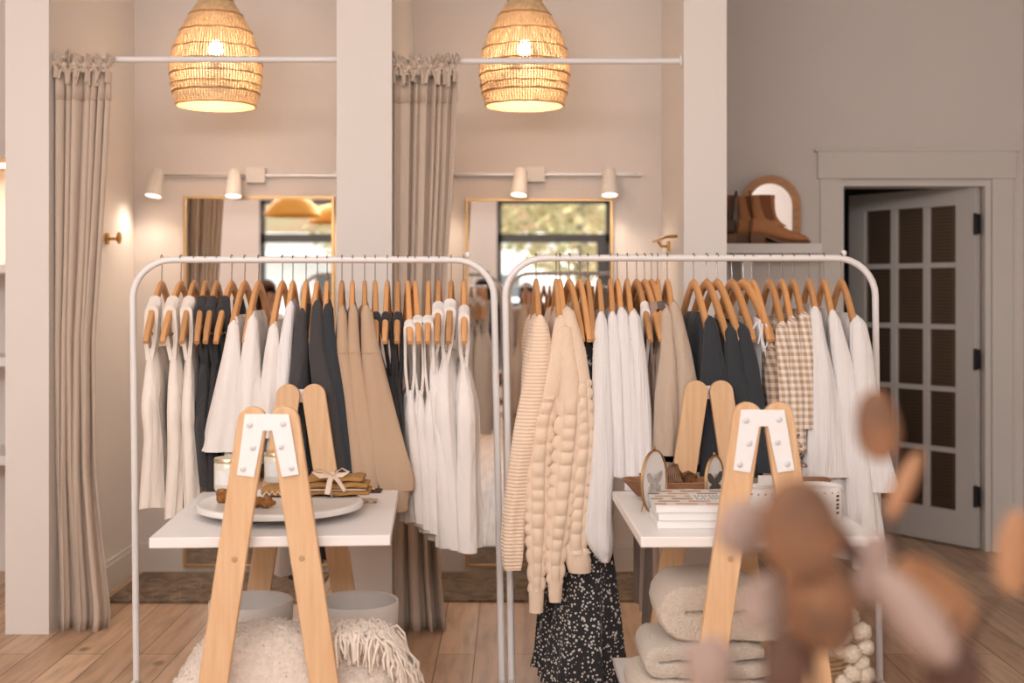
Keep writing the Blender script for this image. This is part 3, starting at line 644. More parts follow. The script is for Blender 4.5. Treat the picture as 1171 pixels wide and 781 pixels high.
def tie_top():
    gm('R', 850, 884, 'full', M['cool'], 'white top with hanging tie strings beside the gingham shirts', 'wooden hanger of the white top with tie strings', 'tie_top', 'top',
       [(366, 862, 877, .15), (385, 862, 882, .15), (410, 866, 882, .14), (520, 872, 888, .14)])
    t = [o for o in COL.objects if o.name.startswith('tie_top')][-1]
    D = DR - .19; f = lambda x, y: P(x, y, D)
    for pts in ([(866, 368), (861, 376), (862, 388), (867, 393), (870, 380), (868, 370)], [(872, 370), (871, 390), (873, 402), (877, 395), (879, 380), (876, 370)], [(868, 372), (875, 400), (879, 430), (880, 452)], [(878, 378), (880, 396), (876, 420), (877, 446)]):
        MB().tube([f(*p) for p in pts], .0035, 6).build('tie_string', M['cool'], t)
tie_top()
tee(860, 880, M['gingham2'], 'brown checked top half hidden behind the tan gingham shirts', 'wooden hanger half hidden behind that of the white tie top',
    [(395, 877, 888), (430, 874, 892), (520, 884, 900)], [(385, 876, 888), (520, 880, 902)], name='checked_shirt', cat='shirt')
tee(880, 898, M['gingham'], 'tan and white gingham shirt next to the tie-neck top', 'wooden hanger of the gingham shirt next to the tie-neck top',
    [(369, 888, 901), (400, 886, 904), (450, 886, 908), (508, 893, 912)], [(367, 889, 901), (430, 888, 908), (520, 890, 916)], name='gingham_shirt', cat='shirt')
tee(894, 908, M['gingham'], 'tan and white gingham shirt in the middle of three', 'wooden hanger of the middle gingham shirt',
    [(363, 900, 912), (400, 900, 916), (450, 902, 920), (515, 904, 922)], [(361, 901, 912), (430, 903, 918), (515, 905, 925)], name='gingham_shirt', cat='shirt')
tee(907, 922, M['gingham'], 'tan and white gingham shirt closest to the white blouses', 'wooden hanger of the gingham shirt closest to the white blouses',
    [(358, 913, 926), (400, 915, 931), (450, 916, 934), (490, 915, 934)], [(356, 914, 926), (430, 916, 934), (500, 914, 938)], name='gingham_shirt', cat='shirt')
tee(925, 938, M['cool'], 'white blouse with a long flared sleeve beside the gingham', 'wooden hanger of the white blouse beside the gingham',
    [(352, 926, 938), (385, 928, 944), (430, 927, 954), (480, 925, 962), (545, 920, 972)], [(350, 927, 938), (430, 934, 956), (560, 936, 978)], name='blouse', cat='blouse')
tee(942, 956, M['cool'], 'white blouse in the middle between its neighbours near the rack corner', 'wooden hanger of the white blouse second from the rack corner',
    [(356, 946, 958), (400, 950, 971), (450, 956, 984), (510, 966, 994), (600, 970, 1008), (650, 976, 1012)], [(354, 947, 958), (430, 950, 976), (640, 964, 1008)], name='blouse', cat='blouse')
tee(962, 981, M['cool'], 'white blouse hanging last at the rack corner by the door', 'wooden hanger last at the rack corner by the door',
    [(364, 972, 989), (400, 972, 997), (450, 975, 1003), (510, 984, 1016), (562, 992, 1030)], [(361, 973, 989), (430, 974, 998), (600, 976, 1016)], name='blouse', cat='blouse')
# ------------------------------------------------------------------ trestle tables
def trestle(x, y, rz, ztop, label):
    t = thing('trestle_table', label, 'table', (x, y, 0), rz, 'white trestle tables with pine legs')
    k = 1 / 412.0
    local(t, MB().box(-.335, .335, .03, .85, .728, .758), 'tabletop', M['tablew'], bevel=.003)
    local(t, MB().box(-.335, .335, .05, .835, .165, .19), 'lower_shelf', M['tablew'], bevel=.003)
    for fy, sg in ((0, -1), (.87, 1)):
        for sx in (-1, 1):
            a = Vector((sx * .044, ztop - .04)); b = Vector((sx * .205, 0)); d = (b - a).normalized(); nn = Vector((-d.y, d.x)); hw = .0405
            pts = [tuple(b - nn * hw + d * 0), tuple(b + nn * hw)]
            pts = [(p[0], 0 if abs(p[1]) < .05 else p[1]) for p in pts]
            arc = [a + nn * hw * math.cos(q) - d * hw * math.sin(q) for q in [PI * i / 14 for i in range(15)]]
            # second point first so the outline runs round
            pts = [pts[0], pts[1]] + [tuple(v) for v in arc]
            local(t, MB().prism(pts, fy - .015 + .002 * sx, fy + .013 + .002 * sx), 'leg', M['pine'], bevel=.003)
            px_ = sx * .092; yy_ = fy + (-.0155 if sg < 0 else .0135) + .002 * sx
            pg = MB().rings([[(px_ + q * math.cos(u), yy_ + sg * d_, .705 + q * math.sin(u)) for u in [2 * PI * i / 16 for i in range(16)]] for q, d_ in ((.0085, -.002), (.0085, .001), (.006, .0015))], True, False, True)
            pl_ = local(t, pg, 'wood_plug', M['plug']); pl_.parent = [c_ for c_ in COL.objects if c_.name.startswith('leg') and c_.parent == t][-1]
        c = 306.5; y0 = 466
        poly = [(280.5, 474), (330, 474), (341.5, 543), (322, 546), (311, 493), (301, 493), (291, 546), (271.5, 543)]
        pl = [((p - c) * k, ztop - (q - y0) * k) for p, q in poly]
        yp = fy + sg * .018
        br = local(t, MB().prism(pl, min(yp, yp + sg * .003), max(yp, yp + sg * .003)), 'bracket', M['plate'], bevel=.002)
        for p, q in [(286, 486), (323.5, 485), (289.5, 512), (321.5, 511), (278.5, 536), (333, 535.5)]:
            X, Z = (p - c) * k, ztop - (q - y0) * k
            mb = MB().rings([[(X + r * math.cos(u), yp + sg * dy, Z + r * math.sin(u)) for u in [2 * PI * i / 16 for i in range(16)]] for r, dy in ((.0085, .003), (.0085, .005), (.006, .0065), (.001, .007))], True, False, True)
            s_ = local(t, mb, 'screw', M['screw']); s_.parent = br
    return t
trestle((307.5 - CX) / 412, 3.52, math.radians(3.6), 1.125, 'white trestle table with pine A-frame legs holding the round stand and candles')
trestle((872 - CX) / 412, 3.52, math.radians(1.0), 1.137, 'white trestle table with pine A-frame legs holding magazines and butterfly frames')
ZT = .758
def on(px, py, z):       # floor point under a pixel of a surface at height z
    D = (H - z) * F / (py - HY); return (px - CX) * D / F, D
# ---- things on the table with the round stand
x, y = on(320, 573, .80)
t = thing('serving_stand', 'round white marble serving stand on a low foot', 'stand', (x, y, ZT))
zz = .80
MB().lathe([(.0, zz - .002), (.235, zz - .001), (.243, zz + .002), (.252, zz), (.255, zz - .008), (.252, zz - .017), (.24, zz - .02), (.0, zz - .02)], (x, y, 0), 64).build('plate', M['marble'], t)
MB().lathe([(.0, zz - .019), (.06, zz - .019), (.08, ZT + .006), (.1, ZT + .004), (.1, ZT), (0, ZT)], (x, y, 0), 40).build('foot', M['marble'], t)
def jar(px, py, r, hh, z, label):
    x, y = on(px, py, z); t = thing('candle_jar', label, 'candle', (x, y, z), group='candle jars on the marble stand')
    MB().lathe([(0, 0), (r * .93, 0), (r, .006), (r, hh * .82), (r * .94, hh * .87), (0, hh * .87)], (x, y, z), 40).build('jar', M['jar'], t)
    MB().lathe([(r * .96, hh * .87), (r * 1.0, hh * .88), (r * 1.0, hh * .97), (r * .96, hh), (0, hh)], (x, y, z), 40).build('lid', M['jarlid'], t)
    a0 = -PI * .78; rs = [[(x + rr * math.cos(a0 + PI * .56 * k / 12), y + rr * math.sin(a0 + PI * .56 * k / 12), z + zq) for k in range(13)] for rr, zq in ((r + .0008, hh * .2), (r + .0008, hh * .65))]
    MB().rings(rs, False).build('paper_label', M['paper'], t)
jar(262, 560, .048, .105, .80, 'pale glass candle jar with a gold lid at the edge of the marble stand')
jar(317, 550, .044, .1, .80, 'pale glass candle jar seen in the gap between the pine legs')
def fold_slab(x0, x1, y0, y1, z0, z1, wav=.004, seed=0, n=24):
    """soft folded cloth: rounded section swept along x with a wavy surface"""
    rr = random.Random(seed); ph = [rr.uniform(0, 6) for _ in range(4)]; rs = []
    for i in range(n + 1):
        q = i / n; x = x0 + (x1 - x0) * q; ring = []
        e = min(1, 6 * min(q, 1 - q) + .35) ** .5
        for k in range(22):
            a = 2 * PI * k / 22; cy = math.copysign(abs(math.cos(a)) ** .6, math.cos(a)); cz = math.copysign(abs(math.sin(a)) ** .6, math.sin(a))
            yy = (y0 + y1) / 2 + cy * (y1 - y0) / 2 * (.96 + .04 * e) + wav * math.sin(9 * q + ph[0] + cz); zz = (z0 + z1) / 2 + cz * (z1 - z0) / 2 * e + wav * .6 * math.sin(14 * q + ph[1] + 2 * cy)
            ring.append((x, yy, max(z0, zz)))
        rs.append(ring)
    return MB().rings(rs, True, True, True)
# folded mustard cloths tied with a ribbon
bx, by = on(382, 566, .80)
t = thing('folded_scarf_bundle', 'mustard folded scarves tied with a cream ribbon bow on the marble stand', 'scarf', (bx, by, .802))
for i, (dz, ww) in enumerate(((0, .12), (.021, .115), (.041, .1))):
    fold_slab(bx - ww + .01 * i, bx + ww * .95, by - .05 + .006 * i, by + .06, .803 + dz, .803 + dz + .021, seed=i).build('folded_layer', M['mustard'], t)
fold_slab(bx - .1, bx + .105, by - .056, by + .04, .8215, .8245, .001, 5).build('folded_layer', M['ribbon'], t)
rb = MB()
cxr = bx + .0; zt_ = .868
rb.tube([(cxr, by - .058, .803), (cxr, by - .06, .835), (cxr, by - .045, zt_), (cxr, by + .05, zt_), (cxr, by + .066, .83), (cxr, by + .064, .803)], .008, 8, flat=(1, .18))
rb.ball((cxr, by - .035, zt_ + .004), .01, .01, .007)
for sx, ex, ey, ez in ((-1, -.06, -.02, .012), (1, .05, -.0, .01)):
    rb.tube([(cxr, by - .035, zt_), (cxr + ex * .6, by - .035 + ey, zt_ + ez + .012), (cxr + ex, by - .035 + ey, zt_ + ez), (cxr + ex * .6, by - .04 + ey, zt_ + .001), (cxr, by - .035, zt_)], .008, 8, flat=(1, .2))
rb.tube([(cxr, by - .035, zt_), (cxr + .02, by - .06, zt_ - .012), (cxr + .045, by - .068, zt_ - .045)], .009, 8, flat=(1, .2))
rb.tube([(cxr, by - .035, zt_), (cxr - .005, by - .062, zt_ - .015), (cxr - .012, by - .07, zt_ - .055)], .009, 8, flat=(1, .2))
rb.build('ribbon_bow', M['ribbon'], t)
def scrunchie(px, py, R_, r, label, tail=False):
    x, y = on(px, py, .815); t = MB(); pts = []
    for k in range(25):
        a = 2 * PI * k / 24; pts.append((x + R_ * math.cos(a), y + R_ * .8 * math.sin(a), .803 + r + .006 * math.sin(3 * a)))
    t.tube(pts, [r * (1 + .22 * math.sin(7 * 2 * PI * k / 24)) for k in range(25)], 10)
    if tail: t.tube([(x + R_ * .8, y - R_ * .5, .803 + r), (x + R_ * 1.6, y - R_ * .9, .803 + r), (x + R_ * 2.2, y - R_ * .7, .806 + r * .8)], [r, r * .9, r * .4], 8)
    o = t.build('hair_scrunchie', M['bronze'], None, loc=(x, y, .803)); tag(o, label, 'hair tie', 'satin hair ties on the marble stand')
scrunchie(264, 568, .03, .016, 'bronze satin hair tie at the outer edge of the marble stand')
scrunchie(298, 574, .022, .012, 'bronze satin hair tie with a loose tail seen between the pine legs', True)
x, y = on(322, 566, .803)
t = thing('patterned_pouch', 'mustard pouch with a cream zigzag pattern between the pine legs', 'pouch', (x, y, .802))
fold_slab(x - .06, x + .055, y - .03, y + .04, .802, .832, .002, 8).build('pouch_body', M['mustard'], t)
mb = MB()
for k in range(6):
    xx = x - .05 + k * .018; mb.tube([(xx, y - .034, .808), (xx + .009, y - .036, .82), (xx + .018, y - .034, .808)], .0022, 5)
mb.build('zigzag_trim', M['ribbon'], t)
x, y = on(424, 563, ZT)
tag(MB().box(x - .035, x + .035, y - .02, y + .05, ZT, ZT + .006).build('earring_card', M['ink'], None, loc=(x, y, ZT), bevel=.001), 'black card with a small gold clip at the back corner of the table', 'card')
o = [q for q in COL.objects if q.name.startswith('earring_card')][0]
g_ = MB().tube([(-.012, .012, .0085), (0, .016, .0095), (.014, .012, .0085)], .003, 8).build('gold_clip', M['brass'], None); g_.parent = o
x2, y2 = on(421, 574, ZT)
tag(fold_slab(x2 - .045, x2 + .03, y2 - .028, y2 + .03, ZT, ZT + .01, .001, 3).build('checked_cloth', M['gingham'], None, loc=(x2, y2, ZT)), 'small folded checked cloth in front of the black card', 'cloth')
# ---- lower shelf of that table: two pots and a wool throw
def pot(px, py, D, r, hh, label):
    x = (px - CX) * D / F; z = .19
    o = MB().lathe([(0, 0), (r * .9, 0), (r * .93, .008), (r, hh * .9), (r * 1.0, hh), (r * .985, hh + .003), (r * .93, hh), (r * .92, hh * .9), (r * .86, .02), (0, .015)], (x, D, z), 56).build('planter_pot', M['concrete'], None, loc=(x, D, z))
    tag(o, label, 'pot', 'grey pots on the lower shelf')
pot(287, 680, 4.17, .137, .238, 'round grey pot behind the left foreground pine leg')
pot(408, 680, 4.17, .137, .238, 'round grey pot on the side of the fringed throw')
def throw():
    D = 3.74; s = F / D
    t = thing('wool_throw', 'shaggy cream wool throw heaped on the lower shelf', 'blanket', (-.68, D, .19))
    rs = []; R_ = random.Random(4); prof = [(188, 800), (205, 772), (222, 745), (245, 722), (275, 714), (320, 712), (370, 714), (420, 714), (445, 722), (462, 748), (478, 790)]
    xs = np.interp(np.linspace(0, 1, 70), np.linspace(0, 1, len(prof)), [p[0] for p in prof]); ys = np.interp(np.linspace(0, 1, 70), np.linspace(0, 1, len(prof)), [p[1] for p in prof])
    for j in range(26):
        q = j / 25; dy = -.17 + .34 * q; e = (1 - abs(2 * q - 1) ** 3.5); ring = []
        for i in range(70):
            X = (xs[i] - CX) / s; Z = H - (ys[i] - HY) / s; Z = .192 + max(0, Z - .192) * (.25 + .75 * e)
            nz = .006 * math.sin(31 * X + 9 * q) + .005 * R_.uniform(-1, 1)
            ring.append((X + .004 * R_.uniform(-1, 1), D + dy + .004 * R_.uniform(-1, 1), max(.192, Z + nz)))
        rs.append(ring)
    mb = MB().rings(rs, False)
    for e in (0, 25): mb.add([*rs[e], (rs[e][0][0], rs[e][0][1], .192), (rs[e][-1][0], rs[e][-1][1], .192)], [tuple([70] + list(range(70)) + [71])])
    mb.build('throw_body', M['wool'], t)
    fr = MB()
    for k in range(420):
        px = R_.uniform(388, 470); py0 = np.interp(px, [380, 420, 445, 462, 478], [715, 713, 722, 748, 790]); off = R_.uniform(-.17, .02)
        p = P(px, py0, D); p.y += off; p.z += .004
        d = Vector((R_.uniform(-.2, 1), R_.uniform(-1, -.1), 0)).normalized()
        L_ = R_.uniform(.03, .06); p1 = p + d * L_ * .4 + Vector((0, 0, .01)); p2 = p + d * L_ * .8 + Vector((R_.uniform(-.01, .01), 0, -.012)); p3 = p + d * L_ + Vector((0, 0, -.035 - R_.uniform(0, .04)))
        fr.tube([p, p1, p2, p3], [.004, .0042, .004, .002], 5)
    fr.build('fringe', M['wool2'], t)
    # long tassels of the throw over the shelf front
    sg = MB()
    for k in range(2600):
        i = R_.randrange(3, 62); j = R_.randrange(0, 20); b = Vector(rs[j][i]); d = Vector((R_.uniform(-1, 1), R_.uniform(-1, .6), R_.uniform(.1, 1))).normalized() * R_.uniform(.006, .013)
        u = d.orthogonal().normalized() * .0022
        sg.add([b - u, b + u, b + d + Vector((0, 0, -.002))], [(0, 1, 2)])
    sg.build('pile', M['wool2'], t, smooth=False)['kind'] = 'stuff'
throw()
# ---- things on the table with the magazines
def magazines():
    x, y = on(790, 600, ZT); x0, x1 = .392, .60
    covers = [(0, M['paper'], 'bottom of the pile'), (1, M['paper'], 'second from below in the pile'), (2, M['cover'], 'top of the pile with a patchwork photo cover')]
    Df = 3.66; xa = (751 - CX) * Df / F; xb = xa + .25
    for i, m, s in covers:
        z = ZT + i * .0232; t = thing('magazine', 'thick white magazine, ' + s, 'magazine', (xa, Df, z), group='magazines piled on the table')
        j = (0, .004, -.003)[i]
        MB().box(xa + .002 + j, xb - .002 + j, Df + .002, Df + .30, z + .0008, z + .0222).build('pages', M['paper'], t, smooth=False, bevel=.001)
        MB().box(xa + j, xb + j, Df, Df + .302, z + .0222, z + .0232).build('cover', m, t, smooth=False)
        if i == 2:
            ink = MB(); q = random.Random(3)
            for r in range(3):
                for c in range(9):
                    if q.random() < .8: ink.box(xa + .13 + c * .011, xa + .137 + c * .011, Df + .10 + r * .03, Df + .112 + r * .03, z + .0232, z + .0235)
            MB().box(xa + .12, xa + .24, Df + .08, Df + .2, z + .02325, z + .02335).build('title_panel', M['paper'], t, smooth=False)
            ink.build('title_lettering', M['ink'], t, smooth=False)
magazines()
def oval(px, py, D, w, h, yaw, label, z0):
    x = (px - CX) * D / F; t = thing('butterfly_frame', label, 'frame', (x, D, z0), yaw, 'brass oval butterfly frames'); n = 40
    zc = h / 2 + .003
    rim = MB().tube([(w / 2 * math.cos(2 * PI * k / n), 0, zc + h / 2 * math.sin(2 * PI * k / n)) for k in range(n + 1)], .0026, 8)
    rim.tube([(w / 2 * math.cos(2 * PI * k / n) * .97, .008, zc + h / 2 * math.sin(2 * PI * k / n) * .97) for k in range(n + 1)], .002, 8)
    local(t, rim, 'rim', M['agedbrass'])
    local(t, MB().prism([(w / 2 * math.cos(2 * PI * k / n) * .96, zc + h / 2 * math.sin(2 * PI * k / n) * .96) for k in range(n)], .003, .006), 'backing_paper', M['paper'])
    local(t, MB().tube([(0, .008, zc + h * .3), (0, .05, .003)], .002, 6), 'easel', M['brass'])
    b = MB()
    for sx in (-1, 1):
        b.prism([(sx * .0015, zc), (sx * .012, zc + .018), (sx * .027, zc + .030), (sx * .038, zc + .030), (sx * .040, zc + .020), (sx * .033, zc + .004), (sx * .016, zc - .006), (sx * .0015, zc - .005)], -.0015, .002)
        b.prism([(sx * .0015, zc - .004), (sx * .016, zc - .007), (sx * .029, zc - .012), (sx * .031, zc - .022), (sx * .023, zc - .034), (sx * .012, zc - .034), (sx * .0015, zc - .014)], -.0015, .0018)
        b.tube([(0, -.001, zc + .012), (sx * .006, -.001, zc + .026)], .0007, 5)
    b.ball((0, 0, zc - .006), .003, .003, .022)
    local(t, b, 'butterfly', M['dkbutter'] if h < .18 else M['palebutter'])
    local(t, MB().ball((0, .003, zc + h / 2 + .006), .006, .004, .006), 'hanging_loop', M['brass'])
M['palebutter'] = mat('pale_butterfly_wing', (190, 184, 178), .8, var=.3, vscale=60)
M['dkbutter'] = mat('butterfly_wing', (92, 84, 80), .8, var=.4, vscale=60)
oval(749, 0, 3.90, .135, .195, math.radians(50), 'tall oval brass butterfly frame leaning beside the magazines, outermost', ZT)
oval(818, 0, 4.0, .10, .165, math.radians(48), 'oval brass frame with a dark butterfly next to the pine leg', ZT)
def dough_bowl(x0, x1, D, w, hh, z, label):
    cx_ = (x0 + x1) / 2; t = []; L_ = (x1 - x0) / 2; rs = []; prof = [(.0, .004), (.55, .0), (.75, .012), (1.0, hh), (.97, hh + .003), (.9, hh - .004), (.6, .016), (.0, .014)]
    for r, q in prof:
        rs.append([(cx_ + L_ * r * math.copysign(abs(math.cos(a)) ** .8, math.cos(a)) * (1 if r < .9 else 1.0), D + w / 2 * r * math.copysign(abs(math.sin(a)) ** .7, math.sin(a)), z + q + (.006 * abs(math.cos(a)) if r > .8 else 0)) for a in [2 * PI * k / 40 for k in range(40)]])
    o = MB().rings(rs, True, True, True).build('wooden_bowl', M['bowlwood'], None, loc=(cx_, D, z)); tag(o, label, 'bowl', 'carved wooden bowls')
Db = 4.2
dough_bowl((711 - CX) * Db / F, (845 - CX) * Db / F, Db, .13, .06, ZT, 'long carved wooden bowl behind the magazines with claw clips in it')
def claw(px, D, z, label, sc_=1.0):
    x = (px - CX) * D / F; mb = MB()
    for k in range(7):
        a0 = -.6 + .2 * k
        mb.tube([(x + .028 * a0 * 1.6, D - .02, z + .012), (x + .03 * a0 * 1.3, D - .028, z + .035), (x + .02 * a0, D, z + .06 * sc_), (x + .03 * a0 * 1.3, D + .028, z + .035), (x + .028 * a0 * 1.6, D + .02, z + .012)], .0042, 6)
    mb.tube([(x - .03, D, z + .05), (x, D, z + .063 * sc_), (x + .03, D, z + .048)], .007, 8)
    tag(mb.build('claw_clip', M['tortoise'], None, loc=(x, D, z)), label, 'hair clip', 'claw clips in the wooden bowl')
claw(770, 4.17, ZT + .03, 'large tortoiseshell claw clip standing in the long wooden bowl', 1.45)
claw(787, 4.2, ZT + .024, 'tortoiseshell claw clip leaning behind the larger one')
x = (803 - CX) * 4.19 / F
tag(MB().lathe([(0, 0), (.012, .004), (.017, .018), (.01, .03), (0, .032)], (x, 4.19, ZT + .02), 6).build('brass_trinket', M['brass'], None, loc=(x, 4.19, ZT + .02)), 'small faceted brass trinket in the long wooden bowl', 'trinket')
def canister(px, D, r, hh, label, marks=True):
    x = (px - CX) * D / F; t = thing('ceramic_canister', label, 'canister', (x, D, ZT), group='white ceramic canisters')
    MB().lathe([(0, 0), (r * .98, 0), (r, .004), (r, hh - .004), (r * .98, hh), (r * .93, hh), (r * .93, hh - .01), (0, hh - .01)], (x, D, ZT), 48).build('canister_body', M['ceram'], t)
    ink = MB()
    for a in [(-PI / 2) + q for q in (-1.0, -.92, .62, .7)]:
        for k, zz in enumerate((.02, .035, .045, .058, .07)):
            u = Vector((math.cos(a), math.sin(a), 0)); c = Vector((x, D, ZT + zz)) + u * (r + .0005); s_ = Vector((-u.y, u.x, 0)) * .0035
            ink.add([c - s_, c + s_, c + s_ + Vector((0, 0, .007)), c - s_ + Vector((0, 0, .007))], [(0, 1, 2, 3)])
    for k in range(10):
        a = -PI * .95 + k * .3; u = Vector((math.cos(a), math.sin(a), 0)); c = Vector((x, D, ZT + hh - .016)) + u * (r + .0005); s_ = Vector((-u.y, u.x, 0)) * .002
        ink.add([c - s_, c + s_, c + s_ + Vector((0, 0, .004)), c - s_ + Vector((0, 0, .004))], [(0, 1, 2, 3)])
    ink.build('painted_marks', M['ink'], t, smooth=False)
canister(868, 3.78, .066, .105, 'white ceramic canister with black marks seen behind the pine legs')
canister(934, 3.86, .078, .098, 'wide white ceramic canister with black marks beside the large rust leaf')
Dw = 4.22
dough_bowl((868 - CX) * Dw / F, (950 - CX) * Dw / F, Dw, .12, .045, ZT + .012, 'small carved wooden bowl behind the wide white canister')
xx = (909 - CX) * 4.2 / F
tag(MB().lathe([(.0, 0), (.05, 0), (.07, .006), (.07, .012), (0, .012)], (xx, Dw, ZT), 30).build('wooden_riser', M['bowlwood'], None, loc=(xx, Dw, ZT)), 'low wooden riser under the small carved bowl', 'riser')
def necklace():
    mb = MB(); q = random.Random(2)
    for (px, py) in [(903, 505), (908, 512), (902, 520), (911, 526), (905, 533), (915, 520), (918, 531), (900, 528), (910, 500), (913, 508)]:
        p = P(px, py, 4.2); pts = [p + Vector((.012 * math.cos(a + px), .006 * math.sin(2 * a), .009 * math.sin(a))) for a in [2 * PI * k / 10 for k in range(11)]]
        mb.tube(pts, .0035, 6)
    p0 = P(908, 545, 4.2)
    mb.tube([P(905, 505, 4.2), P(907, 520, 4.2), P(905, 535, 4.2), p0], .004, 6)
    tag(mb.build('chunky_chain', M['chain'], None, loc=tuple(P(908, 540, 4.2))), 'chunky pale chain heaped on the small carved bowl', 'necklace')
M['chain'] = mat('pale_chain', (196, 176, 156), .4, .2, rgb2=(110, 86, 66), vscale=60)
necklace()
x, y = on(879, 552, ZT + .12)
tag(MB().box(x - .022, x + .022, 3.80, 3.804, ZT + .106, ZT + .135).build('price_card', M['paper'], None, loc=(x, 3.8, ZT + .106), smooth=False), 'small white card standing on the canister between the pine legs', 'card')
# ---- lower shelf of the magazine table: folded blankets, basket, pom-pom garland
def blanket(xc, z0, wdt, hh, D, dep, m, label, roll=False, seed=0):
    t = thing('folded_blanket', label, 'blanket', (xc, D, z0), group='folded knit blankets on the lower shelf')
    th = hh / 1.99; path = []
    # the sheet folded back on itself, seen as a stack of rounded layers from the front
    r = (hh - th) / 2; l = xc - wdt / 2 + hh / 2; rr_ = xc + wdt / 2 - hh / 2
    zc = z0 + hh / 2
    path += [Vector((rr_, zc + r)) * 1.0]
    for k in range(6): path.append(Vector((rr_ + (l - rr_) * (k + 1) / 6, zc + r + .004 * math.sin(k * 1.7 + seed))))
    for k in range(1, 9): a = PI / 2 + PI * k / 8; path.append(Vector((l + r * math.cos(a), zc + r * math.sin(a))))
    for k in range(7): path.append(Vector((l + (wdt * .8) * (k + 1) / 7, zc - r + .003 * math.sin(k * 2.1 + seed))))
    n = len(path); outer, inner = [], []
    for i in range(n):
        d = (path[min(i + 1, n - 1)] - path[max(i - 1, 0)]).normalized(); nn = Vector((-d.y, d.x)); q = th / 2 * (.96 if 0 < i < n - 1 else .55)
        outer.append(path[i] + nn * q); inner.append(path[i] - nn * q)
    prof = outer + inner[::-1]; rs = []
    for j, (dy, s_) in enumerate([(0, .0), (.006, .8), (.02, 1), (dep / 2, 1.02), (dep - .02, 1), (dep, .8)]):
        k = 1 if s_ else .86; ring = []
        for i in range(n):
            mid = (outer[i] + inner[i]) / 2
            ring.append(mid + (outer[i] - mid) * (s_ if s_ else .35))
        for i in range(n - 1, -1, -1):
            mid = (outer[i] + inner[i]) / 2; ring.append(mid + (inner[i] - mid) * (s_ if s_ else .35))
        rs.append([(p.x, D + dy, max(z0, p.y)) for p in ring])
    mb = MB().rings(rs, True, False, False)
    o = len(mb.v)
    for e in (0, len(rs) - 1):
        base = e * 2 * n
        mb.f += [(base + i, base + i + 1, base + 2 * n - 2 - i, base + 2 * n - 1 - i) for i in range(n - 1)]
    mb.build('blanket_fold', m, t)
    return t
SB = F / 3.72
def bpx(px): return (px - CX) / SB
blanket((bpx(722) + bpx(900)) / 2, .192, bpx(900) - bpx(722), .105, 3.72, .3, M['knitb'], 'cream knit blanket at the bottom of the folded stack', seed=1)
blanket((bpx(736) + bpx(895)) / 2, .298, bpx(895) - bpx(736), .105, 3.73, .29, M['knitb2'], 'folded knit blanket in the middle of the stack', seed=2)
blanket((bpx(753) + bpx(905)) / 2, .404, bpx(905) - bpx(753), .18, 3.74, .28, M['knitb'], 'thick cream knit blanket rolled on top of the stack', seed=3)
def basket():
    x = .90; D = 3.80; t = thing('jute_basket', 'woven jute basket on the lower shelf behind the brown leaves', 'basket', (x, D, .19))
    mb = MB()
    for k in range(14):
        r = .098 + .012 * math.sin(PI * k / 14); z = .198 + k * .013
        mb.tube([(x + (r + .003 * math.sin(10 * a + (k % 2) * PI)) * math.cos(a), D + (r + .003 * math.sin(10 * a + (k % 2) * PI)) * math.sin(a), z) for a in [2 * PI * j / 60 for j in range(61)]], .007, 6, caps=False)
    mb.lathe([(0, 0), (.09, 0), (.09, .006), (0, .006)], (x, D, .191), 30)
    mb.build('woven_wall', M['jute'], t)
    fold_slab(x - .08, x + .08, D - .07, D + .07, .33, .40, .006, 12).build('wool_filling', M['wool2'], t)
M['jute'] = mat('jute', (190, 162, 128), .9, var=.25, vscale=50)
basket()
def garland():
    D = 3.5; t = thing('pompom_garland', 'cream pom-pom garland hanging down by the rack upright', 'garland', tuple(P(975, 760, D)))
    pts = [(972, 706), (985, 722), (966, 728), (990, 740), (974, 748), (962, 744), (984, 757), (976, 770), (990, 772), (966, 782), (982, 790), (992, 800), (970, 806)]
    q = random.Random(5)
    for k, (a, b) in enumerate(pts):
        c = P(a, b, D + q.uniform(-.01, .02)); r = q.uniform(.022, .028); m_ = MB(); rs = []
        for i in range(1, 12):
            th = PI * i / 12; rs.append([tuple(c + Vector((math.sin(th) * math.cos(u), math.sin(th) * math.sin(u), math.cos(th))) * r * (1 + .13 * q.uniform(-1, 1))) for u in [2 * PI * j / 18 for j in range(18)]])
        m_.rings(rs, True, True, True).build('pompom', M['pom'], t)
    MB().tube([P(968, 690, D + .01)] + [P(a, b, D + .01) for a, b in pts], .002, 5).build('cord', M['wool2'], t)
garland()
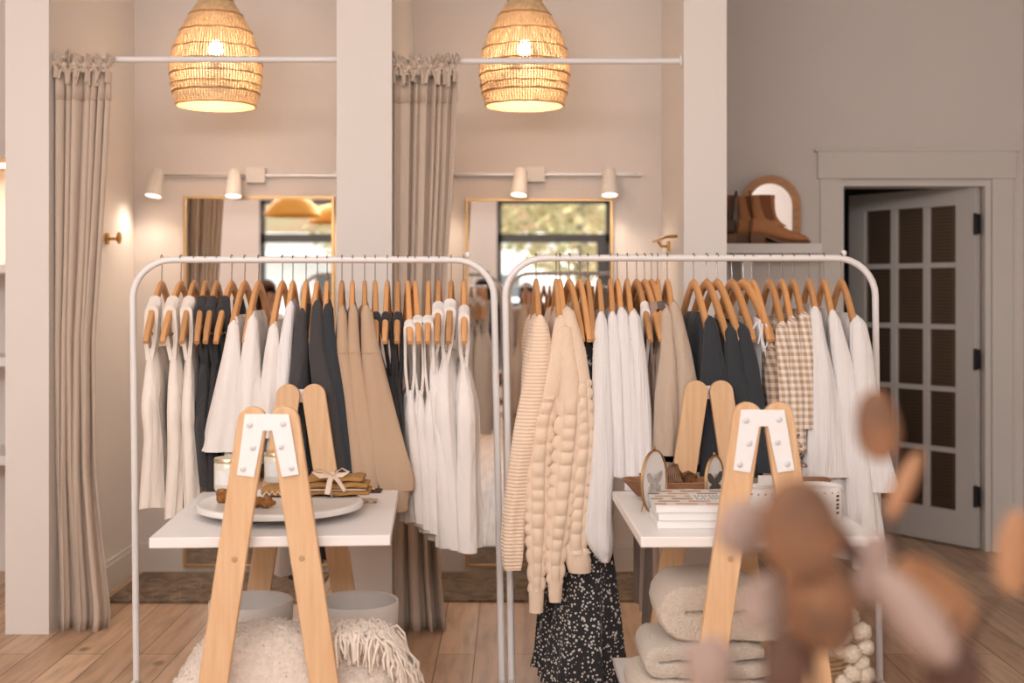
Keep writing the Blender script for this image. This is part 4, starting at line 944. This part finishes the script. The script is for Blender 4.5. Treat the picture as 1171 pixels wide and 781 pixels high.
# ------------------------------------------------------------------ fitting rooms
DC = 5.43; SCU = F / DC
def curtain(stations, ztop, label, npl, seed, ties):
    x0 = (stations[0][1] - CX) / SCU; t = thing('curtain', label, 'curtain', (x0, DC, 0), group='linen fitting room curtains')
    st = [(H - (s[0] - HY) / SCU, (s[1] - CX) / SCU, (s[2] - CX) / SCU) for s in stations]
    q = random.Random(seed); ph = [q.uniform(0, 6) for _ in range(8)]; n = 150; R_ = 40; rs = []; z0, z1 = st[0][0], st[-1][0]
    for i in range(R_ + 1):
        z = z0 + (z1 - z0) * i / R_; a, b = interp_st(st, z); u_ = i / R_; ring = []
        for j in range(n + 1):
            u = j / n; w_ = u + .015 * math.sin(2 * PI * 2.3 * u + ph[0]) + .02 * u_ * math.sin(2 * PI * 1.3 * u + ph[1])
            w_ = w_ + .035 * math.sin(2 * PI * 1.1 * u + ph[5]) + .02 * math.sin(2 * PI * 3.1 * u + ph[6]); e_ = min(1, u_ * 1.1) ** 1.5; f = (1 - e_ * .8) * math.sin(2 * PI * npl * w_ + ph[2]) + (.2 + 1.0 * e_) * math.sin(2 * PI * npl * .47 * w_ + ph[7] + .3 * z) + .15 * math.sin(2 * PI * npl * 2 * w_ + ph[3] + 1.5 * z)
            amp = .022 + .012 * u_ + .008 * math.sin(2 * PI * 3 * u + ph[4] + z)
            ring.append((a + (b - a) * u + .006 * math.sin(2 * PI * npl * w_ * 2 + 1) , DC + amp * f, z))
        rs.append(ring)
    uvs = [(j / n * 2, i / R_ * 2.2) for i in range(R_ + 1) for j in range(n + 1)]
    MB().rings(rs, False, uvs=uvs).build('drape', M['curtain'], t, solid=.003)
    # stitched header band
    hb = [[(p[0], p[1] - .004, p[2]) for p in rs[0]], [(p[0], p[1] - .005, p[2] - .12) for p in rs[0]]]
    MB().rings(hb, False).build('header_band', M['curtain'], t, solid=.002)
    for k in range(ties):
        u = (k + .5) / ties; x = st[0][1] + (st[0][2] - st[0][1]) * u; r = random.Random(seed * 31 + k)
        mb = MB(); y = DC - .028; zk = ztop - .03 + r.uniform(-.008, .012)
        mb.tube([(x, DC - .02, z0 - .01), (x + .006, DC - .024, ztop - .01), (x, DC, ztop + .022), (x - .006, DC + .022, ztop), (x, DC + .018, z0)], .006, 6, flat=(1.6, .5))
        mb.ball((x, y, zk), .014, .012, .013, 10, 7)
        for sx in (-1, 1):
            w1 = r.uniform(.026, .04); h1 = r.uniform(.02, .06)
            mb.tube([(x, y, zk), (x + sx * w1 * .6, y - .014, zk + h1), (x + sx * w1, y - .012, zk + h1 * .7), (x + sx * w1 * .5, y - .004, zk - .003), (x, y, zk)], [.006, .012, .013, .008, .005], 6, flat=(1.3, .35))
            mb.tube([(x, y, zk), (x + sx * w1 * .5, y - .012, zk - .03), (x + sx * w1 * .7 + r.uniform(-.01, .01), y - .01, zk - r.uniform(.06, .09))], [.006, .011, .013], 6, flat=(1.3, .3))
        mb.build('tie', M['curtain'], t)
    return t
ZROD = H + 267 / SCU
curtain([(83, 59, 128), (190, 59, 122), (300, 59, 115), (390, 58, 108), (540, 57, 108), (620, 57, 115), (700, 57, 124), (721, 57, 121)], ZROD, 'tall beige linen curtain tied to the rod beside the brass wall hook', 7.5, 3, 6)
curtain([(86, 450, 524), (200, 450, 519), (300, 450, 513), (400, 450, 507), (560, 449, 500), (660, 448, 505), (719, 448, 511)], ZROD - .007, 'tall beige linen curtain tied to the rod between the two racks', 7.5, 8, 6)
def rod(x0, x1, z, label):
    mb = MB().tube([(x0, DC, z), (x1, DC, z)], .0135, 16); o = mb.build('curtain_rod', M['rackw'], None, loc=((x0 + x1) / 2, DC, z)); tag(o, label, 'curtain rod', 'white curtain rods')
    for x, s in ((x0, 1), (x1, -1)):
      fo = MB().rings([[(x + s * d - (x0 + x1) / 2, r * math.cos(a), r * math.sin(a)) for a in [2 * PI * k / 20 for k in range(20)]] for d, r in ((0, .025), (.008, .025), (.01, .015))], True, True, True).build('flange', M['rackw'], None); fo.parent = o
rod(-1.954, -.74, ZROD, 'white curtain rod in front of the pendant above the first rack')
rod(-.507, .725, ZROD - .007, 'white curtain rod in front of the pendant above the second rack')
def wall_mirror(x0, x1, z0, z1, label):
    y = YB - .03; t = thing('wall_mirror', label, 'mirror', ((x0 + x1) / 2, y, z0), group='tall fitting room mirrors')
    MB().box(x0 + .01, x1 - .01, y - .004, y + .02, z0 + .01, z1 - .01).build('glass', M['mirror'], t, smooth=False)
    b = .012; MB().box(x0, x1, y - .012, y + .028, z1 - b, z1).box(x0, x1, y - .012, y + .028, z0, z0 + b).box(x0, x0 + b, y - .012, y + .028, z0 + b, z1 - b).box(x1 - b, x1, y - .012, y + .028, z0 + b, z1 - b).build('frame', M['frameg'], t, smooth=False)
SBK = F / YB
wall_mirror((212 - CX) / SBK, (383 - CX) / SBK, .03, H + 110 / SBK, 'tall gold-framed mirror reflecting the curtain and brass dome pendants')
wall_mirror((533 - CX) / SBK, (700 - CX) / SBK, .03, H + 107 / SBK, 'tall gold-framed mirror reflecting the bright street window')
def track(xa, xb, zz, heads, boxx, label, powers):
    y = YB; t = thing('track_light', label, 'track light', ((xa + xb) / 2, y, zz), group='wall-mounted track lights')
    MB().box(xa, xb, y - .03, y, zz - .009, zz + .009).build('rail', M['lampw'], t, smooth=False, bevel=.002)
    MB().box(xa + .02, xb - .02, y - .032, y - .029, zz - .003, zz + .003).build('conductor_slot', M['steel'], t, smooth=False)
    MB().box(boxx - .05, boxx + .05, y - .045, y, zz - .04, zz + .04).build('junction_box', M['lampw'], t, smooth=False, bevel=.004)
    for (hx, tilt, pw) in heads:
        c = Vector((hx, y - .10, zz + .02)); d = Vector((tilt, -.22, -1)).normalized(); u = d.orthogonal().normalized(); v = d.cross(u)
        prof = [(0.001, 0), (.026, .0), (.032, .01), (.044, .135), (.044, .14), (.040, .14), (.036, .125)]
        MB().rings([[tuple(c + d * l + u * r * math.cos(a) + v * r * math.sin(a)) for a in [2 * PI * k / 28 for k in range(28)]] for r, l in prof], True, True, False).tube([c + d * .05, Vector((hx, y - .03, zz + .0))], .009, 8).build('spot_head', M['lampw'], t)
        MB().rings([[tuple(c + d * l + u * r * math.cos(a) + v * r * math.sin(a)) for a in [2 * PI * k / 28 for k in range(28)]] for r, l in ((.0385, .132), (.001, .134))], True, False, True).build('lens', M['lens'], t)
        p = c + d * .15; sp = lamp('SPOT', 'spot_lamp', p, pw * .42, (1.0, .80, .62), spot_size=math.radians(140), spot_blend=.8, shadow_soft_size=.035)
        sp.rotation_euler = d.to_track_quat('-Z', 'Y').to_euler()
zz_ = H + 134 / SBK
track((178 - CX) / SBK, (420 - CX) / SBK, zz_, [((187 - CX) / SBK, -.12, 9), ((273 - CX) / SBK, 0, 9), ((398 - CX) / SBK, .0, 9)], (294 - CX) / SBK, 'white track light with cone spots above the curtain-reflecting mirror', None)
track((500 - CX) / SBK, (733 - CX) / SBK, zz_ + .005, [((510 - CX) / SBK, 0, 7), ((596 - CX) / SBK, -.1, 9), ((695 - CX) / SBK, 0, 10)], (612 - CX) / SBK, 'white track light with cone spots above the window-reflecting mirror', None)
def pendant(px, label):
    D = 6.0; s = F / D; x = (px - CX) / s; z0 = H + 213 / s; t = thing('pendant_lamp', label, 'pendant lamp', (x, D, z0), group='rattan pendant lamps')
    prof = [(.181, 0), (.197, .05), (.207, .11), (.2135, .17), (.2125, .2), (.206, .235), (.194, .275), (.177, .325), (.155, .372), (.13, .418), (.105, .458), (.08, .495), (.064, .521), (.052, .55), (.045, .58)]
    zs = [p[1] for p in prof]; rr = [p[0] for p in prof]
    def R_(z): return float(np.interp(z, zs, rr))
    mb = MB(); nz = 30; nv = 96
    for k in range(nv):       # upright canes, flat strips
        a = 2 * PI * k / nv; hw = .0042; A = []; B = []
        for i in range(nz + 1):
            z = .58 * i / nz; r = R_(z) + .0012 * math.sin(i * 2.1 + k * PI); da = hw * (.45 + .55 * R_(z) / .21) / R_(z)
            A.append((x + r * math.cos(a - da), D + r * math.sin(a - da), z0 + z)); B.append((x + r * math.cos(a + da), D + r * math.sin(a + da), z0 + z))
        mb.rings([A, B], False)
    MB_ = mb.build('upright_canes', M['rattan'], t, smooth=False, solid=.0016)
    wv = MB(); big = MB(); z = .006; k_ = 0; bands = (.004, .062, .098, .145, .2, .268, .35, .43, .50)
    while z < .575:
        r = R_(z); ph = k_ * PI; k_ += 1
        wv.tube([(x + (r + .002 * math.cos(k * PI + ph)) * math.cos(2 * PI * k / 96), D + (r + .002 * math.cos(k * PI + ph)) * math.sin(2 * PI * k / 96), z0 + z) for k in range(97)], .0019, 5, caps=False)
        z += .0105
    for b in bands:
        r = R_(b) + .003; big.tube([(x + r * math.cos(2 * PI * k / 72), D + r * math.sin(2 * PI * k / 72), z0 + b + .0015 * math.sin(k * .9)) for k in range(73)], .0036, 6, caps=False)
    big.build('band_rings', M['rattan_band'], t)
    wv.build('woven_rings', M['rattan'], t)
    MB().ball((x, D, z0 + .275), .034, .034, .038, 20, 14).build('bulb', M['bulb'], t)
    MB().tube([(x, D, z0 + .31), (x, D, z0 + .38)], .022, 14).build('socket', M['lampw'], t)
    MB().tube([(x, D, z0 + .38), (x, D, ZC)], .004, 8).lathe([(.06, -.02), (.06, 0)], (x, D, ZC), 24, True).build('cord', M['lampw'], t)
    lamp('POINT', 'pendant_glow', (x, D, z0 + .2), 6.5, (1.0, .81, .64), shadow_soft_size=.05)
pendant(247, 'rattan dome pendant lamp hanging above the first rack')
pendant(600, 'rattan dome pendant lamp hanging above the second rack')
# brass fittings on the side walls
def hook1():
    D = 6.1; x = -1.954; z = H + 62 * D / F; t = thing('wall_hook', 'brass wall hook beside the tall curtain', 'hook', (x, D, z))
    MB().rings([[(x + d, D + r * math.cos(a), z + r * math.sin(a)) for a in [2 * PI * k / 20 for k in range(20)]] for d, r in ((0, .028), (.012, .028), (.014, .02))], True, True, True).build('rosette', M['brass'], t)
    MB().tube([(x + .012, D, z), (x + .06, D, z)], .007, 10).rings([[(x + d, D + r * math.cos(a), z + .004 + r * 1.1 * math.sin(a)) for a in [2 * PI * k / 20 for k in range(20)]] for d, r in ((.056, .022), (.06, .026), (.068, .026), (.07, .022))], True, True, True).build('peg', M['brass'], t)
hook1()
def hook2():
    x = .776; D0 = 5.9; z = H + 64 * 5.9 / F; t = thing('wall_rail', 'short brass rail on the wall beside the window-reflecting mirror', 'rail', (x, 6.2, z))
    MB().tube([(x - .015, D0 - .1, z), (x - .06, D0 - .02, z), (x - .06, 6.42, z)], .0075, 10).build('bar', M['brass'], t)
    MB().tube([(x, 6.25, z - .03), (x - .04, 6.25, z - .03), (x - .06, 6.25, z)], .007, 10).box(x - .012, x, 6.22, 6.28, z - .055, z - .005).build('bracket', M['brass'], t)
hook2()
tag(MB().box(-1.89, -.93, 5.88, 6.50, 0, .012).build('rug', M['rug'], None, loc=(-1.4, 6.2, 0), bevel=.003), 'dark distressed rug in front of the curtain-reflecting mirror', 'rug', 'fitting room rugs')
tag(MB().box(-.36, .62, 5.90, 6.50, 0, .012).build('rug', M['rug'], None, loc=(.13, 6.2, 0), bevel=.003), 'dark distressed rug in front of the window-reflecting mirror', 'rug', 'fitting room rugs')
# shelves at the far edge of the picture
for i, zy in enumerate((302, 408, 520)):
    z = H - (zy - HY) / 235.0
    tag(MB().box(-3.4, -2.14, 6.12, YB, z - .045, z).build('wall_shelf', M['tablew'], None, loc=(-2.8, 6.4, z), bevel=.003), ('upper', 'middle', 'lowest')[i] + ' white wall shelf just past the outermost partition', 'shelf', 'white wall shelves')
t = thing('shelf_light', 'glowing light bar on the wall above the white shelves', 'light', (-2.8, 6.5, 2.08))
MB().box(-3.3, -2.16, 6.2, YB, 2.075, 2.1).build('housing', M['frameg'], t, smooth=False); MB().box(-3.28, -2.18, 6.21, 6.24, 2.055, 2.075).build('light_strip', M['strip'], t, smooth=False)
lamp('AREA', 'shelf_strip_glow', (-2.72, 6.23, 2.04), 4, (1, .76, .54), (0, 0, 0), shape='RECTANGLE', size=1.1, size_y=.03)
# ------------------------------------------------------------------ door and shelf by the door
def door():
    t = thing('door_1', None, None, (2.61, 7.1, 0)); t['kind'] = 'structure'; del_ = None
    t.rotation_euler = (0, 0, math.radians(-55.1)); W_ = .9; th = .02
    fr = MB(); cols = [(.134, .317), (.359, .5455), (.59, .779)]; rows = [(.203, .526), (.556, .874), (.904, 1.231), (1.261, 1.584), (1.614, 1.937)]
    def bx(u0, u1, z0, z1, d=th): fr.box(-u1, -u0, -d, d, z0, z1)
    bx(0, .134, .01, 2.04); bx(.779, W_, .01, 2.04); bx(.134, .779, .01, .203); bx(.134, .779, 1.937, 2.04)
    for a, b in ((.317, .359), (.5455, .59)): bx(a, b, .203, 1.937, .014)
    for a, b in zip(rows[:-1], rows[1:]): bx(.134, .779, a[1], b[0], .0135)
    local(t, fr, 'door_leaf', M['doorp'], smooth=False, bevel=.002)
    local(t, MB().box(-.78, -.133, -.002, .002, .2, 1.94), 'glass', M['glass'], smooth=False)
    local(t, MB().box(-.78, -.133, .006, .009, .2, 1.94), 'woven_blind', M['blind'], smooth=False)
    hg = None
    for z in (H + 79 / 205, H - 76 / 205, H - 233 / 205):
        local(t, MB().box(-.012, .03, -.028, -.018, z - .055, z + .055).tube([(.004, -.03, z - .06), (.004, -.03, z + .06)], .011, 10), 'hinge', M['blackm'], smooth=False)
    local(t, MB().tube([(-.84, -.02, 1.0), (-.84, -.065, 1.0)], .012, 12).ball((-.84, -.075, 1.0), .028), 'door_knob', M['blackm'])
door()
SH = F / 6.93
def sx_(px, D=6.93): return (px - CX) * D / F
ZS = H + 55 / SH
t = thing('boot_shelf', 'white shelf on the wall by the door holding boots and an arched mirror', 'shelf', (sx_(885), 6.9, ZS - .05))
MB().box(.906, sx_(940, 6.74), 6.74, YD, ZS - .052, ZS).build('board', M['tablew'], t, smooth=False, bevel=.002)
MB().box(sx_(845), sx_(858), 6.85, YD, ZS - .2, ZS - .052).build('bracket', M['tablew'], t, smooth=False, bevel=.002)
def arch(xc, y, w_, h_, b, label, m, mir=True, lean=0):
    t = thing('arched_mirror', label, 'mirror', (xc, y, ZS)); r = w_ / 2
    def outline(rr, z0): return [(xc + rr, z0)] + [(xc + rr * math.cos(PI * k / 24), ZS + h_ - r + rr * math.sin(PI * k / 24)) for k in range(25)] + [(xc - rr, z0)]
    o = outline(r, ZS); i_ = outline(r - b, ZS + b); n = len(o); mb = MB()
    vs = [(p[0], y, p[1]) for p in o] + [(p[0], y, p[1]) for p in i_] + [(p[0], y + .02, p[1]) for p in o] + [(p[0], y + .02, p[1]) for p in i_]; fs = []
    for k in range(n):
        j = (k + 1) % n; fs += [(k, j, n + j, n + k), (2 * n + k, 3 * n + k, 3 * n + j, 2 * n + j), (k, 2 * n + k, 2 * n + j, j), (n + k, n + j, 3 * n + j, 3 * n + k)]
    mb.add(vs, fs).build('frame', m, t, smooth=False, bevel=.002)
    MB().prism(outline(r - b + .003, ZS + b - .003), y + .008, y + .012).build('glass', M['mirror'], t, smooth=False)
arch(sx_(880, 7.0), 6.97, 70 / SH, .385, .046, 'small arched mirror in a wooden frame behind the boots', M['archwood'])
def boot(x, y, s, label, m):
    """ankle boot, toe towards +x"""; s = s * 1.3
    t = thing('ankle_boot', label, 'boot', (x, y, ZS), group='ankle boots on the shelf by the door')
    # sections along the height for the shaft and along the foot for the vamp
    rs = []
    for z, cx_, rx, ry in [(.095, .055, .07, .033), (.12, .04, .056, .034), (.15, .03, .05, .036), (.19, .025, .048, .04), (.235, .022, .05, .042), (.262, .022, .051, .043)]:
        rs.append([(x + s * (cx_ + rx * math.cos(a)), y + ry * math.sin(a), ZS + z) for a in [2 * PI * k / 28 for k in range(28)]])
    MB().rings(rs, True, True, False).build('shaft', m, t)
    fs = []
    for xx, w_, z0, z1 in [(-.028, .018, .058, .125), (-.02, .03, .052, .14), (.02, .034, .048, .15), (.06, .033, .036, .135), (.09, .036, .022, .105), (.13, .041, .014, .078), (.165, .04, .012, .062), (.195, .03, .013, .048), (.212, .014, .016, .036)]:
        fs.append([(x + s * xx, y + w_ * math.cos(a), ZS + (z0 + z1) / 2 + (z1 - z0) / 2 * math.sin(a)) for a in [2 * PI * k / 20 for k in range(20)]])
    MB().rings(fs, True, True, True).build('vamp', m, t)
    so = [(x + s * a, ZS + b) for a, b in [(-.03, .058), (.03, .05), (.09, .02), (.13, .012), (.2, .012), (.216, .018), (.214, .004), (.13, .0), (.085, .004), (.03, .036), (-.03, .045)]]
    MB().prism(so, y - .036, y + .036).build('sole', M['heel'], t)
    MB().prism([(x + s * a, ZS + b) for a, b in [(-.032, .052), (.035, .044), (.025, .0), (-.03, .0)]], y - .031, y + .031).build('heel', M['heel'], t, bevel=.004)
    MB().prism([(x + s * a, ZS + b) for a, b in [(.0, .262), (.048, .262), (.052, .19), (.066, .13), (.05, .128), (.028, .14), (.012, .19)]], y - .0455, y - .036).build('elastic_gore', M['elastic'], t)
    MB().tube([(x - s * .026, y, ZS + .25), (x - s * .034, y, ZS + .285), (x - s * .03, y, ZS + .29), (x - s * .024, y, ZS + .262)], .006, 8, flat=(1.6, .5)).build('pull_tab', m, t)
boot(sx_(866, 6.82), 6.82, 1, 'tan suede ankle boot in front on the shelf by the door', M['tanboot'])
boot(sx_(850, 6.91), 6.905, 1, 'tan suede ankle boot just behind the front one', M['tanboot'])
boot(sx_(833, 6.86), 6.85, -1, 'dark brown boot on the shelf half hidden by the partition', M['darkboot'])
# ------------------------------------------------------------------ dried eucalyptus close to the camera
def leaf(t, px, py, w_, h_, ang, D, m, cup=.2, tiltx=0.0, fold=0.0, stem_to=None):
    s = F / D; c = P(px, py, D); L_, W_ = h_ / s, w_ / s; a = math.radians(ang)
    up = Vector((math.sin(a), math.sin(tiltx), math.cos(a))).normalized(); sd = up.cross(Vector((0, 1, 0))).normalized(); nn = sd.cross(up)
    rs = []; n = 16
    for i in range(n + 1):
        v = -1 + 2 * i / n; hw = math.sqrt(max(.0004, 1 - abs(v) ** 2.2)) * (1 - .12 * v)
        rs.append([tuple(c + up * (v * L_ / 2) + sd * (q * hw * W_ / 2) + nn * (cup * W_ * (q * q * hw - .3 + .3 * v * v) + fold * abs(q) * W_)) for q in np.linspace(-1, 1, 13)])
    MB().rings(rs, False).build('leaf', m, t, solid=.0012)
    base = c - up * (L_ / 2)
    if stem_to is not None:
        e = Vector(stem_to); MB().tube([base, base + (e - base) * .4 + Vector((0, .01, -.01)), e], .0016, 6).build('leaf_stalk', M['leafd'], t)
vx, vy = .30, 1.12
t = thing('dried_eucalyptus', 'blurred dried brown eucalyptus stems close to the lens', 'plant', (vx, vy, .80))
tips = [((1030, 470), 1.16), ((905, 560), 1.02), ((1100, 640), 1.02), ((1160, 590), 1.1), ((830, 700), 1.08)]
for (px, py), D in tips:
    e = P(px, py, D); b = Vector((vx, vy, .84)); mid = b.lerp(e, .5) + Vector((0, 0, .05))
    # the stems stay below and behind their leaves
    e2 = P(px, py + 60, D); MB().tube([b, b.lerp(e2, .3) + Vector((0, 0, .02)), mid.lerp(e2, .5), e2], [.004, .0035, .003, .0018], 7).build('stem', M['leafd'], t)
leaf(t, 1005, 486, 50, 84, -8, 1.14, M['leafb'])
leaf(t, 1036, 556, 24, 86, 24, 1.15, M['leaft'], cup=.5)
leaf(t, 918, 606, 92, 122, -12, .98, M['leafb'])
leaf(t, 852, 604, 58, 66, 20, 1.06, M['leafm'])
leaf(t, 942, 694, 84, 118, -18, 1.0, M['leafb'], cup=.35)
leaf(t, 876, 690, 54, 68, 10, 1.05, M['leafm'])
leaf(t, 902, 758, 54, 92, 6, 1.02, M['leafd'])
leaf(t, 1000, 652, 42, 84, 3, 1.1, M['leafm'])
leaf(t, 1046, 706, 58, 132, -38, 1.0, M['leafm'], cup=.45, tiltx=.2)
leaf(t, 1066, 680, 56, 112, -42, 1.03, M['leaft'], cup=-.4)
leaf(t, 1090, 768, 60, 70, -70, 1.03, M['leafd'])
leaf(t, 1162, 632, 42, 100, 4, 1.06, M['leaft'])
leaf(t, 812, 760, 58, 66, -5, 1.05, M['leafm'])
leaf(t, 968, 620, 18, 60, -30, 1.1, M['leafd'], cup=.6)
tv = MB().lathe([(.0, 0), (.05, 0), (.062, .02), (.066, .08), (.05, .14), (.03, .17), (.033, .18), (.027, .178), (.024, .165), (.0, .02)], (vx, vy, .72), 36).build('vase', M['ceram'], None, loc=(vx, vy, .72))
tag(tv, 'small ceramic vase holding the dried eucalyptus', 'vase')
t = thing('side_table', 'small round side table under the vase of dried eucalyptus', 'table', (vx, vy, 0))
MB().lathe([(0, .69), (.19, .69), (.2, .7), (.2, .715), (.19, .72), (0, .72)], (vx, vy, 0), 48).build('table_top', M['pine'], t)
MB().lathe([(.15, 0), (.15, .015), (.03, .04), (.022, .1), (.022, .69)], (vx, vy, 0), 32, True).build('pedestal', M['pine'], t)
# ------------------------------------------------------------------ the shop behind the camera, seen in the mirrors
def dome(x, y, z, label):
    t = thing('dome_pendant', label, 'pendant lamp', (x, y, z), group='brass dome pendants')
    MB().lathe([(.32, 0), (.315, .03), (.27, .12), (.19, .19), (.09, .225), (.03, .235)], (x, y, z), 48).build('shade', M['gold'], t, solid=.004)
    MB().tube([(x, y, z + .23), (x, y, ZC)], .005, 8).build('cord', M['blackm'], t)
    MB().ball((x, y, z + .13), .03).build('bulb', M['lens'], t)
dome(-2.5, -1.4, 2.31, 'brass dome pendant reflected in front of the shop window')
dome(-2.12, -2.2, 2.28, 'brass dome pendant reflected farther back by the shop window')
def figure(x, y, face, hair, top, label, hgt=1.62, glasses=False, prof=0):
    t = thing('person', label, 'person', (x, y, 0), face); k = hgt / 1.62
    vs, es, rad = [], [], []
    def V(p, r, par=None):
        vs.append((p[0] * k, p[1] * k, p[2] * k)); rad.append(r * k); i = len(vs) - 1
        if par is not None: es.append((par, i))
        return i
    pel = V((0, 0, .88), .125); wa = V((0, 0, 1.02), .105, pel); ch = V((0, .0, 1.2), .12, wa); nb = V((0, .005, 1.335), .06, ch); nk = V((0, 0, 1.40), .045, nb)
    hd = V((0, -.012, 1.47), .068, nk); hd2 = V((0, -.008, 1.54), .075, hd)
    for sx in (-1, 1):
        hip = V((sx * .085, 0, .84), .085, pel); kn = V((sx * .095, -.01, .46), .055, hip); an = V((sx * .095, .01, .08), .035, kn); to = V((sx * .1, -.14, .035), .03, an)
        sh = V((sx * .165, 0, 1.31), .047, ch); el = V((sx * .215, .02, 1.03), .036, sh); wr = V((sx * .2, -.14, .86), .024, el); pa = V((sx * .195, -.2, .83), .026, wr)
        for f in range(5):
            dx = (f - 2) * .014; L_ = (.05, .075, .082, .076, .06)[f]
            k1 = V((sx * .195 + dx, -.22 - L_ * .4, .822), .0078, pa); V((sx * .195 + dx, -.22 - L_ * .85, .805), .0066, k1)
    me = bpy.data.meshes.new('body'); me.from_pydata(vs, es, []); o = bpy.data.objects.new('body', me); COL.objects.link(o); o.parent = t; me.materials.append(M['skin'])
    sk = o.modifiers.new('skin', 'SKIN'); o.modifiers.new('sub', 'SUBSURF').render_levels = 2
    for i, r in enumerate(rad): me.skin_vertices[0].data[i].radius = (r, r)
    me.skin_vertices[0].data[0].use_root = True
    hm = MB().ball((0, .018 * k, 1.535 * k), .088 * k, .092 * k, .1 * k, 20, 14)
    mb = MB(); o2 = hm
    cut = [f for f in hm.f if not (sum(hm.v[i][1] for i in f) / len(f) < -.035 * k and sum(hm.v[i][2] for i in f) / len(f) < 1.585 * k)]
    hm.f = cut
    hm.rings([[(.085 * k * math.cos(a) * s_, .03 * k + .065 * k * math.sin(a) * s_, z * k) for a in [PI * j / 12 for j in range(13)]] for z, s_ in ((1.56, 1), (1.46, 1.08), (1.38, 1.05), (1.3, .8))], False)
    local(t, hm, 'hair', hair, solid=.01)
    fc = MB().ball((0, -.088 * k, 1.495 * k), .012, .016, .02, 10, 7)
    local(t, fc, 'nose', M['skin'])
    local(t, MB().ball((-.028 * k, -.078 * k, 1.52 * k), .011, .006, .007, 10, 7).ball((.028 * k, -.078 * k, 1.52 * k), .011, .006, .007, 10, 7), 'eyes', M['haird'])
    local(t, MB().ball((0, -.075 * k, 1.452 * k), .024, .01, .007, 10, 7), 'mouth', M['lips'])
    if glasses:
        g_ = MB()
        for sx in (-1, 1): g_.tube([(sx * .03 * k + .023 * math.cos(a), -.098 * k, 1.518 * k + .02 * math.sin(a)) for a in [2 * PI * j / 16 for j in range(17)]], .0022, 5)
        local(t, g_, 'glasses', M['haird'])
    def coat(z0, z1, r0, r1):
        return [[(r * 1.25 * math.cos(a) * k, r * .88 * math.sin(a) * k, z * k) for a in [2 * PI * j / 28 for j in range(28)]] for z, r in ((z0, r0), ((z0 + z1) / 2, r1 * .95), (z1 - .12, r1), (z1 - .03, r1 * .9), (z1 + .02, .06))]
    tp = MB().rings(coat(.78, 1.35, .155, .135), True)
    for sx in (-1, 1): tp.tube([(sx * .15 * k, 0, 1.33 * k), (sx * .18 * k, .01, 1.27 * k), (sx * .218 * k, .02, 1.03 * k), (sx * .203 * k, -.11 * k, .885 * k)], [.05 * k, .062 * k, .05 * k, .038 * k], 12)
    local(t, tp, 'jacket', top)
    lg = MB()
    for sx in (-1, 1): lg.tube([(sx * .08 * k, 0, .9 * k), (sx * .09 * k, -.005, .5 * k), (sx * .095 * k, .008, .08 * k)], [.105 * k, .075 * k, .065 * k], 16)
    local(t, lg, 'trousers', M['char'])
    for sx in (-1, 1): local(t, MB().tube([(sx * .095 * k, .05, .04), (sx * .1 * k, -.05, .04), (sx * .1 * k, -.17, .03)], [.035, .042, .028], 12), 'shoe', M['darkboot'])
M['lips'] = mat('lips', (176, 104, 92), .5)
figure(.17, -1.5, PI, M['hairb'], M['taupe'], 'woman with glasses and brown hair reflected in the window-reflecting mirror', 1.55, True)
figure(-.33, -1.1, PI + .4, M['haird'], M['black'], 'dark-haired person in black reflected beside the rack upright', 1.6)
figure(-1.92, 3.1, PI - 1.15, M['hairb'], M['ivory'], 'woman with brown hair reflected among the hangers, seen in profile', 1.53)
# rack of tan clothes and a low bench behind the camera
DB = -.85
t = thing('clothes_rack', 'thin metal clothes rack with tan garments reflected in the mirror', 'clothes rack', (.3, DB, 0))
MB().tube([(-.62, DB, .03), (-.62, DB, 1.4), (-.56, DB, 1.5), (-.45, DB, 1.51), (1.0, DB, 1.51), (1.12, DB, 1.48), (1.16, DB, 1.38), (1.16, DB, .03)], .008, 8).build('frame', M['steel'], t)
for xx in (-.62, 1.16): MB().tube([(xx, DB - .22, .015), (xx, DB + .22, .015)], .01, 8).build('foot', M['steel'], t)
def back_garment(x, m, zb, label):
    t = thing('hanging_dress', label, 'dress', (x, DB, zb), group='tan garments on the reflected rack'); rs = []
    for z, h, w_ in ((1.42, .07, .01), (1.36, .17, .016), (1.3, .2, .02), (1.0, .17, .03), (zb, .2, .04)):
        rs.append([(x + w_ * math.sin(a) + .008 * math.sin(6 * a), DB + h * math.cos(a), z) for a in [2 * PI * k / 30 for k in range(30)]])
    MB().rings(rs, True, True, False).build('cloth', m, t)
    MB().tube([(x, DB, 1.4), (x, DB, 1.49), (x, DB + .014, 1.51), (x, DB, 1.524), (x, DB - .014, 1.51)], .002, 6).build('hook', M['steel'], t)
for i, (x, m, zb, lb) in enumerate([(-.56, 'tan', .55, 'tan dress at the end of the reflected rack'), (-.5, 'beige', .5, 'beige dress second on the reflected rack'), (-.44, 'tan', .5, 'tan dress third on the reflected rack'),
                                    (-.02, 'oat', .55, 'oatmeal dress on the reflected rack beside the woman with glasses'), (.42, 'beige', .5, 'beige dress past the middle of the reflected rack'), (.52, 'ivory', .5, 'ivory dress on the reflected rack'), (.62, 'char', .5, 'charcoal dress on the reflected rack')]):
    back_garment(x, M[m], zb, lb)
t = thing('wooden_bench', 'two-tier dark wooden bench reflected low in the mirror', 'bench', (-.35, -2.1, 0))
MB().box(-.9, .5, -2.3, -1.9, .40, .5).build('seat', M['bowlwood'], t, smooth=False, bevel=.006); MB().box(-.85, .45, -2.28, -1.92, .12, .17).build('shelf', M['bowlwood'], t, smooth=False, bevel=.004)
for xx in (-.86, .42):
    for yy in (-2.29, -1.95): MB().box(xx, xx + .04, yy, yy + .04, 0, .4).build('leg', M['bowlwood'], t, smooth=False)
